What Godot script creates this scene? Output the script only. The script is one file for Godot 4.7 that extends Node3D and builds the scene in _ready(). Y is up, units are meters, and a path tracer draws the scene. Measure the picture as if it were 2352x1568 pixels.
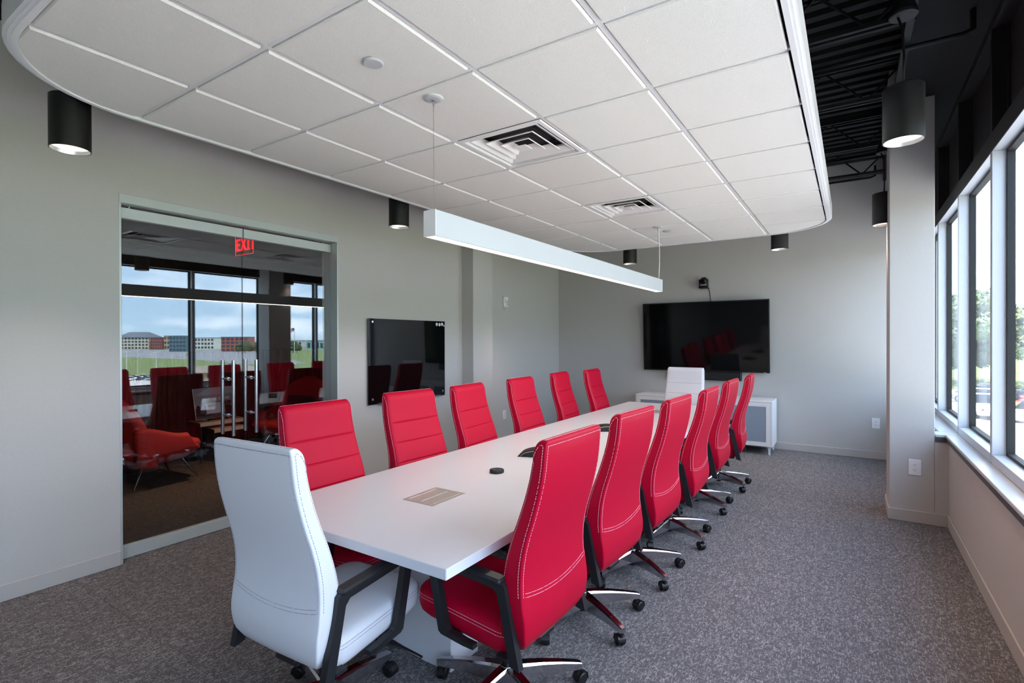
extends Node3D

# ---------------------------------------------------------------- bookkeeping
var used := {}
var M := {}
var rng := RandomNumberGenerator.new()

func numbered(called: String, parent: Node) -> String:
	var key := str(parent.get_instance_id()) + called
	var n: int = used.get(key, 0)
	used[key] = n + 1
	return called if n == 0 else "%s_%03d" % [called, n]

func tag(o: Node, label := "", category := "", group := "", kind := "") -> Node:
	if label: o.set_meta("label", label)
	if category: o.set_meta("category", category)
	if group: o.set_meta("group", group)
	if kind: o.set_meta("kind", kind)
	return o

func thing(called: String, label: String, category: String, at := Vector3.ZERO, turn := 0.0, group := "") -> Node3D:
	var o := Node3D.new()
	o.name = numbered(called, self)
	add_child(o)
	o.position = at
	o.rotation.y = turn
	tag(o, label, category, group)
	return o

func obj(called: String, shape, m: Material, parent: Node = self, at := Vector3.ZERO, rot := Vector3.ZERO) -> MeshInstance3D:
	var o := MeshInstance3D.new()
	o.mesh = commit(shape) if shape is SurfaceTool else shape
	o.material_override = m
	o.name = numbered(called, parent)
	parent.add_child(o, true)
	o.position = at
	o.rotation = rot
	return o

func struct(called: String, shape, m: Material, label := "") -> MeshInstance3D:
	var o := obj(called, shape, m)
	tag(o, label, "", "", "structure")
	return o

func copy(src: Node3D, called: String, label: String, at: Vector3, turn: float, group := "") -> Node3D:
	var r: Node3D = src.duplicate()
	r.name = numbered(called, self)
	add_child(r)
	r.position = at
	r.rotation.y = turn
	r.set_meta("label", label)
	if group: r.set_meta("group", group)
	return r

# ---------------------------------------------------------------- mesh helpers
func begin() -> SurfaceTool:
	var st := SurfaceTool.new()
	st.begin(Mesh.PRIMITIVE_TRIANGLES)
	st.set_smooth_group(-1)
	return st

func commit(st: SurfaceTool) -> ArrayMesh:
	st.generate_normals()
	st.index()
	return st.commit()

# a, b, c, d counter-clockwise as seen from outside
func quad(st: SurfaceTool, a: Vector3, b: Vector3, c: Vector3, d: Vector3) -> void:
	for v in [a, c, b, a, d, c]: st.add_vertex(v)

func tri(st: SurfaceTool, a: Vector3, b: Vector3, c: Vector3) -> void:
	for v in [a, c, b]: st.add_vertex(v)

# quad turned so that it faces away from the point "inside"
func oquad(st: SurfaceTool, a: Vector3, b: Vector3, c: Vector3, d: Vector3, inside: Vector3) -> void:
	var n := (c - a).cross(d - b)
	if n.dot((a + b + c + d) * 0.25 - inside) >= 0: quad(st, a, b, c, d)
	else: quad(st, d, c, b, a)

func otri(st: SurfaceTool, a: Vector3, b: Vector3, c: Vector3, inside: Vector3) -> void:
	var n := (b - a).cross(c - a)
	if n.dot((a + b + c) / 3.0 - inside) >= 0: tri(st, a, b, c)
	else: tri(st, c, b, a)

func add_box(st: SurfaceTool, lo: Vector3, hi: Vector3, t := Transform3D.IDENTITY) -> void:
	var p := []
	for k in 8: p.append(t * Vector3(hi.x if k & 1 else lo.x, hi.y if k & 2 else lo.y, hi.z if k & 4 else lo.z))
	var c: Vector3 = (p[0] + p[7]) * 0.5
	for f in [[0, 1, 3, 2], [4, 5, 7, 6], [0, 1, 5, 4], [2, 3, 7, 6], [0, 2, 6, 4], [1, 3, 7, 5]]:
		oquad(st, p[f[0]], p[f[1]], p[f[2]], p[f[3]], c)

func box(lo: Vector3, hi: Vector3) -> SurfaceTool:
	var st := begin()
	add_box(st, lo.min(hi), lo.max(hi))
	return st

# box with chamfered edges
func add_cbox(st: SurfaceTool, c: Vector3, size: Vector3, b: float, t := Transform3D.IDENTITY) -> void:
	var h := size * 0.5
	var ctr := t * c
	var g := func(sx: float, sy: float, sz: float, ax: int) -> Vector3:
		var v := Vector3(sx * (h.x - (0.0 if ax == 0 else b)), sy * (h.y - (0.0 if ax == 1 else b)), sz * (h.z - (0.0 if ax == 2 else b)))
		return t * (c + v)
	for s in [-1.0, 1.0]:
		oquad(st, g.call(s, -1.0, -1.0, 0), g.call(s, 1.0, -1.0, 0), g.call(s, 1.0, 1.0, 0), g.call(s, -1.0, 1.0, 0), ctr)
		oquad(st, g.call(-1.0, s, -1.0, 1), g.call(1.0, s, -1.0, 1), g.call(1.0, s, 1.0, 1), g.call(-1.0, s, 1.0, 1), ctr)
		oquad(st, g.call(-1.0, -1.0, s, 2), g.call(1.0, -1.0, s, 2), g.call(1.0, 1.0, s, 2), g.call(-1.0, 1.0, s, 2), ctr)
		for q in [-1.0, 1.0]:
			oquad(st, g.call(s, q, -1.0, 0), g.call(s, q, 1.0, 0), g.call(s, q, 1.0, 1), g.call(s, q, -1.0, 1), ctr)
			oquad(st, g.call(s, -1.0, q, 0), g.call(s, 1.0, q, 0), g.call(s, 1.0, q, 2), g.call(s, -1.0, q, 2), ctr)
			oquad(st, g.call(-1.0, s, q, 1), g.call(1.0, s, q, 1), g.call(1.0, s, q, 2), g.call(-1.0, s, q, 2), ctr)
			for w in [-1.0, 1.0]:
				otri(st, g.call(s, q, w, 0), g.call(s, q, w, 1), g.call(s, q, w, 2), ctr)

func cbox(c: Vector3, size: Vector3, b: float) -> SurfaceTool:
	var st := begin()
	add_cbox(st, c, size, b)
	return st

func span(lo: Vector3, hi: Vector3, b: float) -> SurfaceTool:
	return cbox((lo + hi) * 0.5, (hi - lo).abs(), b)

# rings of equal point counts, joined one to the next; faces turned outwards from the ring centres
func loft(st: SurfaceTool, rings: Array, cap0 := true, cap1 := true, smooth := true) -> void:
	st.set_smooth_group(0 if smooth else -1)
	var n: int = rings[0].size()
	var cs := []
	for r in rings:
		var c := Vector3.ZERO
		for p in r: c += p
		cs.append(c / n)
	var sum := 0.0
	for i in rings.size() - 1:
		for k in n:
			var a: Vector3 = rings[i][k]
			var b: Vector3 = rings[i][(k + 1) % n]
			var c2: Vector3 = rings[i + 1][(k + 1) % n]
			var d: Vector3 = rings[i + 1][k]
			sum += (c2 - a).cross(d - b).dot((a + b + c2 + d) * 0.25 - (cs[i] + cs[i + 1]) * 0.5)
	var f := sum < 0
	for i in rings.size() - 1:
		for k in n:
			var a: Vector3 = rings[i][k]
			var b: Vector3 = rings[i][(k + 1) % n]
			var c2: Vector3 = rings[i + 1][(k + 1) % n]
			var d: Vector3 = rings[i + 1][k]
			if f: quad(st, d, c2, b, a)
			else: quad(st, a, b, c2, d)
	for e in 2:
		if (e == 0 and not cap0) or (e == 1 and not cap1): continue
		var i: int = 0 if e == 0 else rings.size() - 1
		for k in n:
			var a: Vector3 = rings[i][k]
			var b: Vector3 = rings[i][(k + 1) % n]
			if f == (e == 0): tri(st, a, b, cs[i])
			else: tri(st, b, a, cs[i])
	st.set_smooth_group(-1)

func rrect(hx: float, hy: float, r: float, per := 5) -> PackedVector2Array:
	var out := PackedVector2Array()
	r = minf(r, minf(hx, hy) * 0.999)
	for q in 4:
		var c := Vector2((hx - r) * (1 if q == 0 or q == 3 else -1), (hy - r) * (1 if q < 2 else -1))
		for k in per:
			var a := (q + float(k) / (per - 1)) * PI * 0.5
			out.append(c + Vector2(cos(a), sin(a)) * r)
	return out

func circle(c: Vector3, u: Vector3, v: Vector3, r: float, n: int) -> PackedVector3Array:
	var out := PackedVector3Array()
	for k in n: out.append(c + (u * cos(TAU * k / n) + v * sin(TAU * k / n)) * r)
	return out

# profile of (radius, y) turned about the y axis through c
func lathe(st: SurfaceTool, c: Vector3, prof: Array, n := 20, cap0 := true, cap1 := true, smooth := false) -> void:
	if smooth:
		var rings := []
		for p in prof: rings.append(circle(c + Vector3(0, p.y, 0), Vector3.RIGHT, Vector3.BACK, p.x, n))
		loft(st, rings, cap0, cap1, true)
		return
	# smooth round, sharp between profile segments
	for i in prof.size() - 1:
		var inside := c + Vector3(0, (prof[i].y + prof[i + 1].y) * 0.5, 0)
		st.set_smooth_group(100 + i)
		for k in n:
			var a0 := TAU * k / n
			var a1 := TAU * (k + 1) / n
			var d0 := Vector3(cos(a0), 0, sin(a0))
			var d1 := Vector3(cos(a1), 0, sin(a1))
			var p0: Vector2 = prof[i]
			var p1: Vector2 = prof[i + 1]
			quad(st, c + d1 * p0.x + Vector3(0, p0.y, 0), c + d0 * p0.x + Vector3(0, p0.y, 0), c + d0 * p1.x + Vector3(0, p1.y, 0), c + d1 * p1.x + Vector3(0, p1.y, 0))
	st.set_smooth_group(-1)
	for e in 2:
		if (e == 0 and not cap0) or (e == 1 and not cap1): continue
		var p: Vector2 = prof[0] if e == 0 else prof[prof.size() - 1]
		for k in n:
			var a := c + Vector3(cos(TAU * k / n) * p.x, p.y, sin(TAU * k / n) * p.x)
			var b := c + Vector3(cos(TAU * (k + 1) / n) * p.x, p.y, sin(TAU * (k + 1) / n) * p.x)
			var m := c + Vector3(0, p.y, 0)
			otri(st, a, b, m, m + Vector3(0, 1 if e == 0 else -1, 0))

func cyl(st: SurfaceTool, a: Vector3, b: Vector3, r0: float, r1: float, n := 12, caps := true) -> void:
	var d := (b - a).normalized()
	var u := d.cross(Vector3.UP if absf(d.y) < 0.9 else Vector3.RIGHT).normalized()
	var v := d.cross(u)
	var ra := circle(a, u, v, r0, n)
	var rb := circle(b, u, v, r1, n)
	loft(st, [ra, rb], false, false, true)
	if caps:
		for k in n:
			otri(st, ra[k], ra[(k + 1) % n], a, a + d)
			otri(st, rb[k], rb[(k + 1) % n], b, b - d)

func tube(st: SurfaceTool, pts: Array, r: float, n := 8, caps := true) -> void:
	var rings := []
	var u := Vector3.ZERO
	for i in pts.size():
		var d: Vector3 = (pts[mini(i + 1, pts.size() - 1)] - pts[maxi(i - 1, 0)]).normalized()
		if u == Vector3.ZERO: u = d.cross(Vector3.UP if absf(d.y) < 0.9 else Vector3.RIGHT).normalized()
		else: u = (u - d * u.dot(d)).normalized()
		rings.append(circle(pts[i], u, d.cross(u), r, n))
	loft(st, rings, caps, caps, true)

# a thread of short stitches along a polyline
func stitches(st: SurfaceTool, pts: Array, r := 0.0011, dash := 0.0075, gap := 0.003) -> void:
	var at := 0.0
	for i in pts.size() - 1:
		var a: Vector3 = pts[i]
		var b: Vector3 = pts[i + 1]
		var l := a.distance_to(b)
		if l < 1e-5: continue
		var d := (b - a) / l
		var u := d.cross(Vector3.UP if absf(d.y) < 0.9 else Vector3.RIGHT).normalized() * r
		var v := d.cross(u).normalized() * r
		while at < l:
			var p := a + d * at
			var q := a + d * minf(at + dash, l + dash * 0.4)
			var c := (p + q) * 0.5
			oquad(st, p + u, p + v, q + v, q + u, c)
			oquad(st, p + v, p - u, q - u, q + v, c)
			oquad(st, p - u, p - v, q - v, q - u, c)
			oquad(st, p - v, p + u, q + u, q - v, c)
			at += dash + gap
		at -= l

# flat polygon (in the x-y plane) given depth along z, then placed by t
func extrude(st: SurfaceTool, poly: PackedVector2Array, z0: float, z1: float, t := Transform3D.IDENTITY) -> void:
	var ids := Geometry2D.triangulate_polygon(poly)
	for k in range(0, ids.size(), 3):
		var a := poly[ids[k]]
		var b := poly[ids[k + 1]]
		var c := poly[ids[k + 2]]
		var m := (a + b + c) / 3.0
		otri(st, t * Vector3(a.x, a.y, z0), t * Vector3(b.x, b.y, z0), t * Vector3(c.x, c.y, z0), t * Vector3(m.x, m.y, z1))
		otri(st, t * Vector3(a.x, a.y, z1), t * Vector3(b.x, b.y, z1), t * Vector3(c.x, c.y, z1), t * Vector3(m.x, m.y, z0))
	var cw := Geometry2D.is_polygon_clockwise(poly)
	for k in poly.size():
		var a := poly[k]
		var b := poly[(k + 1) % poly.size()]
		var e := (b - a).orthogonal() * (-1.0 if cw else 1.0)   # points inwards or outwards: settle by the sign of the area
		var mid := Vector3((a.x + b.x) * 0.5, (a.y + b.y) * 0.5, (z0 + z1) * 0.5)
		var inside := mid - Vector3(e.x, e.y, 0)
		oquad(st, t * Vector3(a.x, a.y, z0), t * Vector3(b.x, b.y, z0), t * Vector3(b.x, b.y, z1), t * Vector3(a.x, a.y, z1), t * inside)

# ---------------------------------------------------------------- materials
func mat(called: String, c: Color, rough := 0.6, metal := 0.0, spec := 0.5) -> StandardMaterial3D:
	var m := StandardMaterial3D.new()
	m.resource_name = called
	m.albedo_color = c
	m.roughness = rough
	m.metallic = metal
	m.metallic_specular = spec
	M[called] = m
	return m

func rgb(r: int, g: int, b: int) -> Color:
	return Color(r / 255.0, g / 255.0, b / 255.0)

func noise_tex(freq: float, size: int, seed_: int, lo: Color, hi: Color, octaves := 4, stretch := Vector2.ONE) -> ImageTexture:
	var n := FastNoiseLite.new()
	n.seed = seed_
	n.frequency = freq
	n.fractal_octaves = octaves
	var im := Image.create(size, size, false, Image.FORMAT_RGB8)
	for y in size:
		for x in size:
			# a torus walk keeps the tile seamless
			var u := TAU * x / size
			var v := TAU * y / size
			var t := n.get_noise_3d((cos(u) * 2.0 + cos(v)) * size * 0.11 * stretch.x, (sin(u) * 2.0 + sin(v) * 0.5) * size * 0.11 * stretch.x, (sin(v) + cos(u + v) * 0.3) * size * 0.11 * stretch.y)
			im.set_pixel(x, y, lo.lerp(hi, clampf(t * 0.9 + 0.5, 0, 1)))
	im.generate_mipmaps()
	return ImageTexture.create_from_image(im)

func triplanar(m: StandardMaterial3D, per_metre: float) -> StandardMaterial3D:
	m.uv1_triplanar = true
	m.uv1_world_triplanar = true
	m.uv1_scale = Vector3.ONE * per_metre
	return m

func carpet_tex(base: Color, fleck: Color, dark: Color, seed_: int) -> ImageTexture:
	var s := 1024
	var r := RandomNumberGenerator.new()
	r.seed = seed_
	var im := Image.create(s, s, false, Image.FORMAT_RGB8)
	im.fill(base)
	for k in 42000:
		var c := base.lerp(dark if r.randf() < 0.55 else fleck, r.randf_range(0.05, 0.4))
		im.fill_rect(Rect2i(r.randi() % s, r.randi() % s, r.randi_range(2, 7), r.randi_range(2, 4)), c)
	for k in 7000:      # light yarn, short broken runs down the room
		var x := r.randi() % s
		var y := r.randi() % s
		var c := base.lerp(fleck, r.randf_range(0.2, 0.75))
		im.fill_rect(Rect2i(x, y, r.randi_range(2, 3), r.randi_range(5, 22)), c)
		if r.randf() < 0.5: im.fill_rect(Rect2i(x - r.randi_range(0, 5), y + r.randi_range(2, 12), r.randi_range(5, 10), 3), c)
	for k in 4500:      # and short pieces across
		var c := base.lerp(fleck, r.randf_range(0.2, 0.7))
		im.fill_rect(Rect2i(r.randi() % s, r.randi() % s, r.randi_range(5, 14), r.randi_range(2, 3)), c)
	for k in 60:        # a few long thin threads
		var c := base.lerp(fleck, r.randf_range(0.15, 0.4))
		im.fill_rect(Rect2i(r.randi() % s, r.randi() % s, 2, r.randi_range(60, 260)), c)
	im.generate_mipmaps()
	return ImageTexture.create_from_image(im)

func wood_tex(lo: Color, hi: Color, seed_: int) -> ImageTexture:
	var s := 256
	var n := FastNoiseLite.new()
	n.seed = seed_
	n.frequency = 0.02
	n.fractal_octaves = 4
	var im := Image.create(s, s, false, Image.FORMAT_RGB8)
	for y in s:
		for x in s:
			var t := n.get_noise_2d(x * 3.2, minf(y, s - y) * 0.35) * 0.8 + n.get_noise_2d(x * 9.0 + 500, minf(y, s - y) * 0.6) * 0.4
			im.set_pixel(x, y, lo.lerp(hi, clampf(t + 0.5, 0, 1)))
	im.generate_mipmaps()
	return ImageTexture.create_from_image(im)

func make_materials() -> void:
	var wall := mat("wall_paint", rgb(190, 187, 183), 0.85)
	wall.albedo_texture = noise_tex(0.35, 256, 3, Color(0.975, 0.975, 0.975), Color(1, 1, 1), 2)
	triplanar(wall, 1.4)
	mat("baseboard", rgb(184, 180, 176), 0.5)
	mat("black_paint", rgb(26, 26, 28), 0.75)
	mat("black_steel", rgb(26, 26, 29), 0.6)
	var ct := carpet_tex(rgb(100, 96, 97), rgb(186, 182, 182), rgb(60, 56, 56), 11)
	var carpet := mat("carpet", Color(1, 1, 1), 0.95, 0.0, 0.2)
	carpet.albedo_texture = ct
	triplanar(carpet, 0.8)
	var lc := mat("lounge_carpet", Color(0.62, 0.55, 0.48), 0.95, 0.0, 0.2)
	lc.albedo_texture = ct
	triplanar(lc, 0.9)
	var tile := mat("ceiling_tile", rgb(238, 236, 232), 0.95, 0.0, 0.2)
	tile.albedo_texture = noise_tex(0.35, 256, 5, Color(0.93, 0.93, 0.925), Color(1, 1, 1), 2)
	tile.heightmap_enabled = true
	tile.heightmap_texture = noise_tex(0.5, 256, 6, Color.BLACK, Color.WHITE, 2)
	tile.heightmap_scale = 0.12
	triplanar(tile, 4.0)
	mat("grid_white", rgb(226, 226, 226), 0.45)
	mat("trim_white", rgb(226, 226, 228), 0.35)
	mat("vent_white", rgb(232, 230, 228), 0.4)
	mat("fixture_white", rgb(190, 193, 196), 0.45)
	mat("laminate", rgb(206, 203, 208), 0.36, 0.0, 0.5)
	mat("laminate_edge", rgb(216, 217, 224), 0.4)
	mat("red_leather", rgb(178, 0, 42), 0.5, 0.0, 0.3)
	mat("white_leather", rgb(218, 218, 224), 0.48, 0.0, 0.4)
	mat("pink_thread", rgb(236, 176, 188), 0.7)
	mat("grey_thread", rgb(150, 140, 160), 0.7)
	mat("arm_plastic", rgb(22, 23, 27), 0.5)
	mat("caster_black", rgb(16, 16, 18), 0.45)
	mat("chrome", rgb(200, 200, 205), 0.13, 1.0)
	mat("steel", rgb(188, 190, 194), 0.28, 1.0)
	mat("alu", rgb(196, 200, 206), 0.5, 0.25)
	mat("alu_door", rgb(190, 196, 194), 0.4, 0.3)
	mat("gasket", rgb(18, 20, 22), 0.6)
	mat("sill", rgb(205, 208, 212), 0.3)
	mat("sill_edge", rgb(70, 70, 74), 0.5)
	mat("screen", rgb(6, 6, 7), 0.06, 0.0, 0.35)
	mat("bezel", rgb(14, 14, 15), 0.3)
	mat("black_plastic", rgb(14, 14, 15), 0.5)
	mat("black_glass", rgb(7, 8, 10), 0.03, 0.0, 0.5)
	mat("white_plastic", rgb(232, 232, 232), 0.4)
	mat("slot_dark", rgb(58, 56, 56), 0.6)
	mat("magnet", rgb(228, 230, 232), 0.35)
	mat("champagne", rgb(178, 168, 160), 0.4, 0.35)
	mat("bright_edge", rgb(225, 226, 232), 0.25, 0.6)
	mat("logo_silver", rgb(176, 172, 164), 0.35, 0.3)
	mat("frosted", rgb(138, 150, 166), 0.35)
	mat("cabinet_white", rgb(226, 227, 230), 0.4)
	mat("lens_clear", rgb(190, 200, 205), 0.15)
	mat("cable_white", rgb(226, 226, 222), 0.5)
	mat("cable_steel", rgb(150, 150, 150), 0.4, 0.8)
	# window glass: a clear pane
	var g := mat("window_glass", Color(0.9, 0.96, 0.95, 0.0), 0.0, 0.0, 0.5)
	g.transparency = BaseMaterial3D.TRANSPARENCY_ALPHA
	# door glass: grey coated glass, part mirror
	var px := Image.create(4, 4, false, Image.FORMAT_RGB8)
	px.fill(Color(1, 1, 1))
	var dg := mat("door_glass", Color(0.86, 0.9, 0.92, 0.085), 0.0, 1.0)
	dg.transparency = BaseMaterial3D.TRANSPARENCY_ALPHA
	dg.albedo_texture = ImageTexture.create_from_image(px)
	# lamps
	var led := mat("led_lens", Color(1, 1, 1), 0.5)
	led.emission_enabled = true
	led.emission = Color(1.0, 0.93, 0.82)
	led.emission_energy_multiplier = 2.6
	var dl := mat("downlight_lens", Color(1, 1, 1), 0.5)
	dl.emission_enabled = true
	dl.emission = Color(1.0, 0.87, 0.82)
	dl.emission_energy_multiplier = 0.9
	mat("reflector", rgb(215, 220, 218), 0.25, 0.5)
	var ex := mat("exit_red", rgb(200, 20, 30), 0.5)
	ex.emission_enabled = true
	ex.emission = Color(1.0, 0.05, 0.08)
	ex.emission_energy_multiplier = 1.1
	var ep := mat("exit_panel", Color(0.8, 0.5, 0.45, 0.06), 0.05)
	ep.transparency = BaseMaterial3D.TRANSPARENCY_ALPHA
	# lounge
	for k in 4:
		var w := mat("plank_%d" % k, [Color(0.74, 0.74, 0.74), Color(0.6, 0.58, 0.56), Color(0.82, 0.78, 0.74), Color(0.68, 0.64, 0.6)][k], 0.8, 0.0, 0.3)
		w.albedo_texture = wood_tex(rgb(60, 40, 28), rgb(112, 82, 60), 40 + k)
		triplanar(w, 1.1)
		w.uv1_offset = Vector3(0.37 * k, 0.21 * k, 0.53 * k)
	mat("lounge_red", rgb(176, 34, 26), 0.75)
	mat("pillow_black", rgb(24, 24, 28), 0.8)
	var oak := mat("oak", Color(1, 1, 1), 0.5)
	oak.albedo_texture = wood_tex(rgb(160, 112, 78), rgb(206, 158, 116), 77)
	triplanar(oak, 1.3)
	mat("oak_edge", rgb(190, 176, 160), 0.5)
	mat("lounge_dark", rgb(52, 47, 43), 0.9)
	mat("lounge_wall", rgb(120, 110, 100), 0.85)
	mat("lounge_ceiling", rgb(70, 66, 62), 0.9)
	# outside
	var conc := mat("concrete", Color(1, 1, 1), 0.9)
	conc.albedo_texture = noise_tex(0.03, 256, 21, rgb(190, 186, 180), rgb(212, 209, 203), 4)
	triplanar(conc, 0.06)
	var asph := mat("asphalt", Color(1, 1, 1), 0.9)
	asph.albedo_texture = noise_tex(0.04, 256, 22, rgb(128, 128, 130), rgb(148, 148, 150), 4)
	triplanar(asph, 0.05)
	var gr := mat("grass", Color(1, 1, 1), 0.95)
	gr.albedo_texture = noise_tex(0.06, 256, 23, rgb(92, 112, 60), rgb(132, 142, 84), 5)
	triplanar(gr, 0.02)
	mat("road_paint", rgb(225, 222, 210), 0.8)
	for k in 3:
		var lf := mat("leaf_%d" % k, [rgb(118, 132, 98), rgb(100, 116, 88), rgb(132, 144, 104)][k], 0.8)
		lf.backlight_enabled = true
		lf.backlight = Color(0.25, 0.3, 0.12)
	mat("bark", rgb(92, 78, 66), 0.9)
	mat("facade_cream", rgb(206, 198, 184), 0.8)
	mat("facade_white", rgb(216, 216, 214), 0.8)
	mat("facade_brick", rgb(158, 92, 82), 0.85)
	mat("facade_tan", rgb(180, 160, 138), 0.85)
	mat("facade_glass", rgb(96, 128, 140), 0.15, 0.3)
	mat("facade_teal", rgb(140, 178, 180), 0.6)
	mat("roof_slate", rgb(104, 112, 120), 0.8)
	mat("roof_brown", rgb(150, 136, 124), 0.85)
	mat("dark_window", rgb(62, 70, 80), 0.2)
	mat("car_white", rgb(236, 236, 238), 0.25, 0.0, 0.6)
	mat("car_red", rgb(170, 34, 42), 0.25, 0.0, 0.6)
	mat("car_dark", rgb(50, 58, 66), 0.25, 0.0, 0.6)
	mat("car_silver", rgb(176, 180, 184), 0.3, 0.4)
	mat("car_yellow", rgb(222, 170, 60), 0.3)
	mat("car_glass", rgb(40, 48, 56), 0.08)
	mat("tyre", rgb(30, 30, 32), 0.8)
	mat("hub", rgb(176, 178, 180), 0.3, 0.7)
	mat("pole_grey", rgb(196, 196, 194), 0.5)
	mat("flag_red", rgb(196, 60, 70), 0.8)
	mat("flag_white", rgb(230, 228, 228), 0.8)
	mat("flag_blue", rgb(60, 72, 130), 0.8)

# ---------------------------------------------------------------- sky
func make_sky() -> Sky:
	var w := 1536
	var h := 768
	var n := FastNoiseLite.new()
	n.seed = 7
	n.frequency = 0.9
	n.fractal_octaves = 6
	n.fractal_gain = 0.52
	var n2 := FastNoiseLite.new()
	n2.seed = 19
	n2.frequency = 0.35
	n2.fractal_octaves = 3
	var im := Image.create(w, h, false, Image.FORMAT_RGBF)
	for y in h:
		var el := (0.5 - (y + 0.5) / h) * PI
		var sy := sin(el)
		var cy := cos(el)
		for x in w:
			if sy < -0.02:
				im.set_pixel(x, y, Color(0.5, 0.5, 0.48))
				continue
			var az := (x + 0.5) / w * TAU
			var d := Vector3(sin(az) * cy, sy, cos(az) * cy)
			var k := 1.0 / (maxf(sy, 0.0) + 0.16)
			var q := n.get_noise_3d(d.x * k, d.z * k, 0.0) * 0.75 + n2.get_noise_3d(d.x * k, d.z * k, 4.0) * 0.55
			var c := smoothstep(-0.16, 0.34, q)
			var up := clampf(sy, 0.0, 1.0)
			var blue := Color(0.62, 0.82, 1.0).lerp(Color(0.28, 0.52, 0.92), pow(up, 0.55))
			var white := Color(1.14, 1.23, 1.36).lerp(Color(0.88, 0.96, 1.08), clampf(q * 1.6 - 0.2, 0, 1))
			im.set_pixel(x, y, blue.lerp(white, c))
	var p := PanoramaSkyMaterial.new()
	p.panorama = ImageTexture.create_from_image(im)
	var s := Sky.new()
	s.sky_material = p
	return s

# ---------------------------------------------------------------- the room
const XL := -4.225      # left wall
const XN := -4.34       # left wall past the pilaster
const XR := 0.667       # low wall under the windows
const ZB := -8.136      # wall with the television
const ZF := 3.2         # wall behind the camera
const TOP := 3.85       # underside of the deck
const XG := -4.33       # door glass
const XI := 0.74        # inner face of the window frame
const CY := 2.759       # underside of the ceiling cloud
const GY := -4.85       # ground outside

func _ready() -> void:
	rng.seed = 4
	var cam := Camera3D.new()
	cam.name = "camera"
	cam.fov = rad_to_deg(2.0 * atan(784.0 / 1191.0))
	cam.position = Vector3(0, 1.55, 0)
	cam.rotation = Vector3(-0.0038, 0.5801, -0.0026)
	cam.near = 0.05
	cam.far = 2500
	add_child(cam)
	cam.current = true
	var we := WorldEnvironment.new()
	we.name = "world_environment"
	var env := Environment.new()
	env.background_mode = Environment.BG_SKY
	env.sky = make_sky()
	env.background_energy_multiplier = 5.0
	env.tonemap_mode = Environment.TONE_MAPPER_LINEAR
	env.tonemap_exposure = 1.4
	env.sdfgi_enabled = true
	env.ssao_enabled = true
	env.ssil_enabled = true
	we.environment = env
	add_child(we)
	var sun := DirectionalLight3D.new()
	sun.name = "sun"
	sun.light_energy = 5.0
	sun.light_color = Color(1.0, 0.96, 0.9)
	sun.light_angular_distance = 0.6
	sun.shadow_enabled = true
	add_child(sun)
	sun.look_at_from_position(Vector3.ZERO, Vector3(0.5, -0.86, -0.12))
	make_materials()
	build_shell()
	build_windows()
	build_overhead()
	build_cloud()
	build_lamps()
	build_doors()
	build_lounge()
	build_table()
	build_chairs()
	build_back_wall()
	build_left_wall()
	build_outside()

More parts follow.
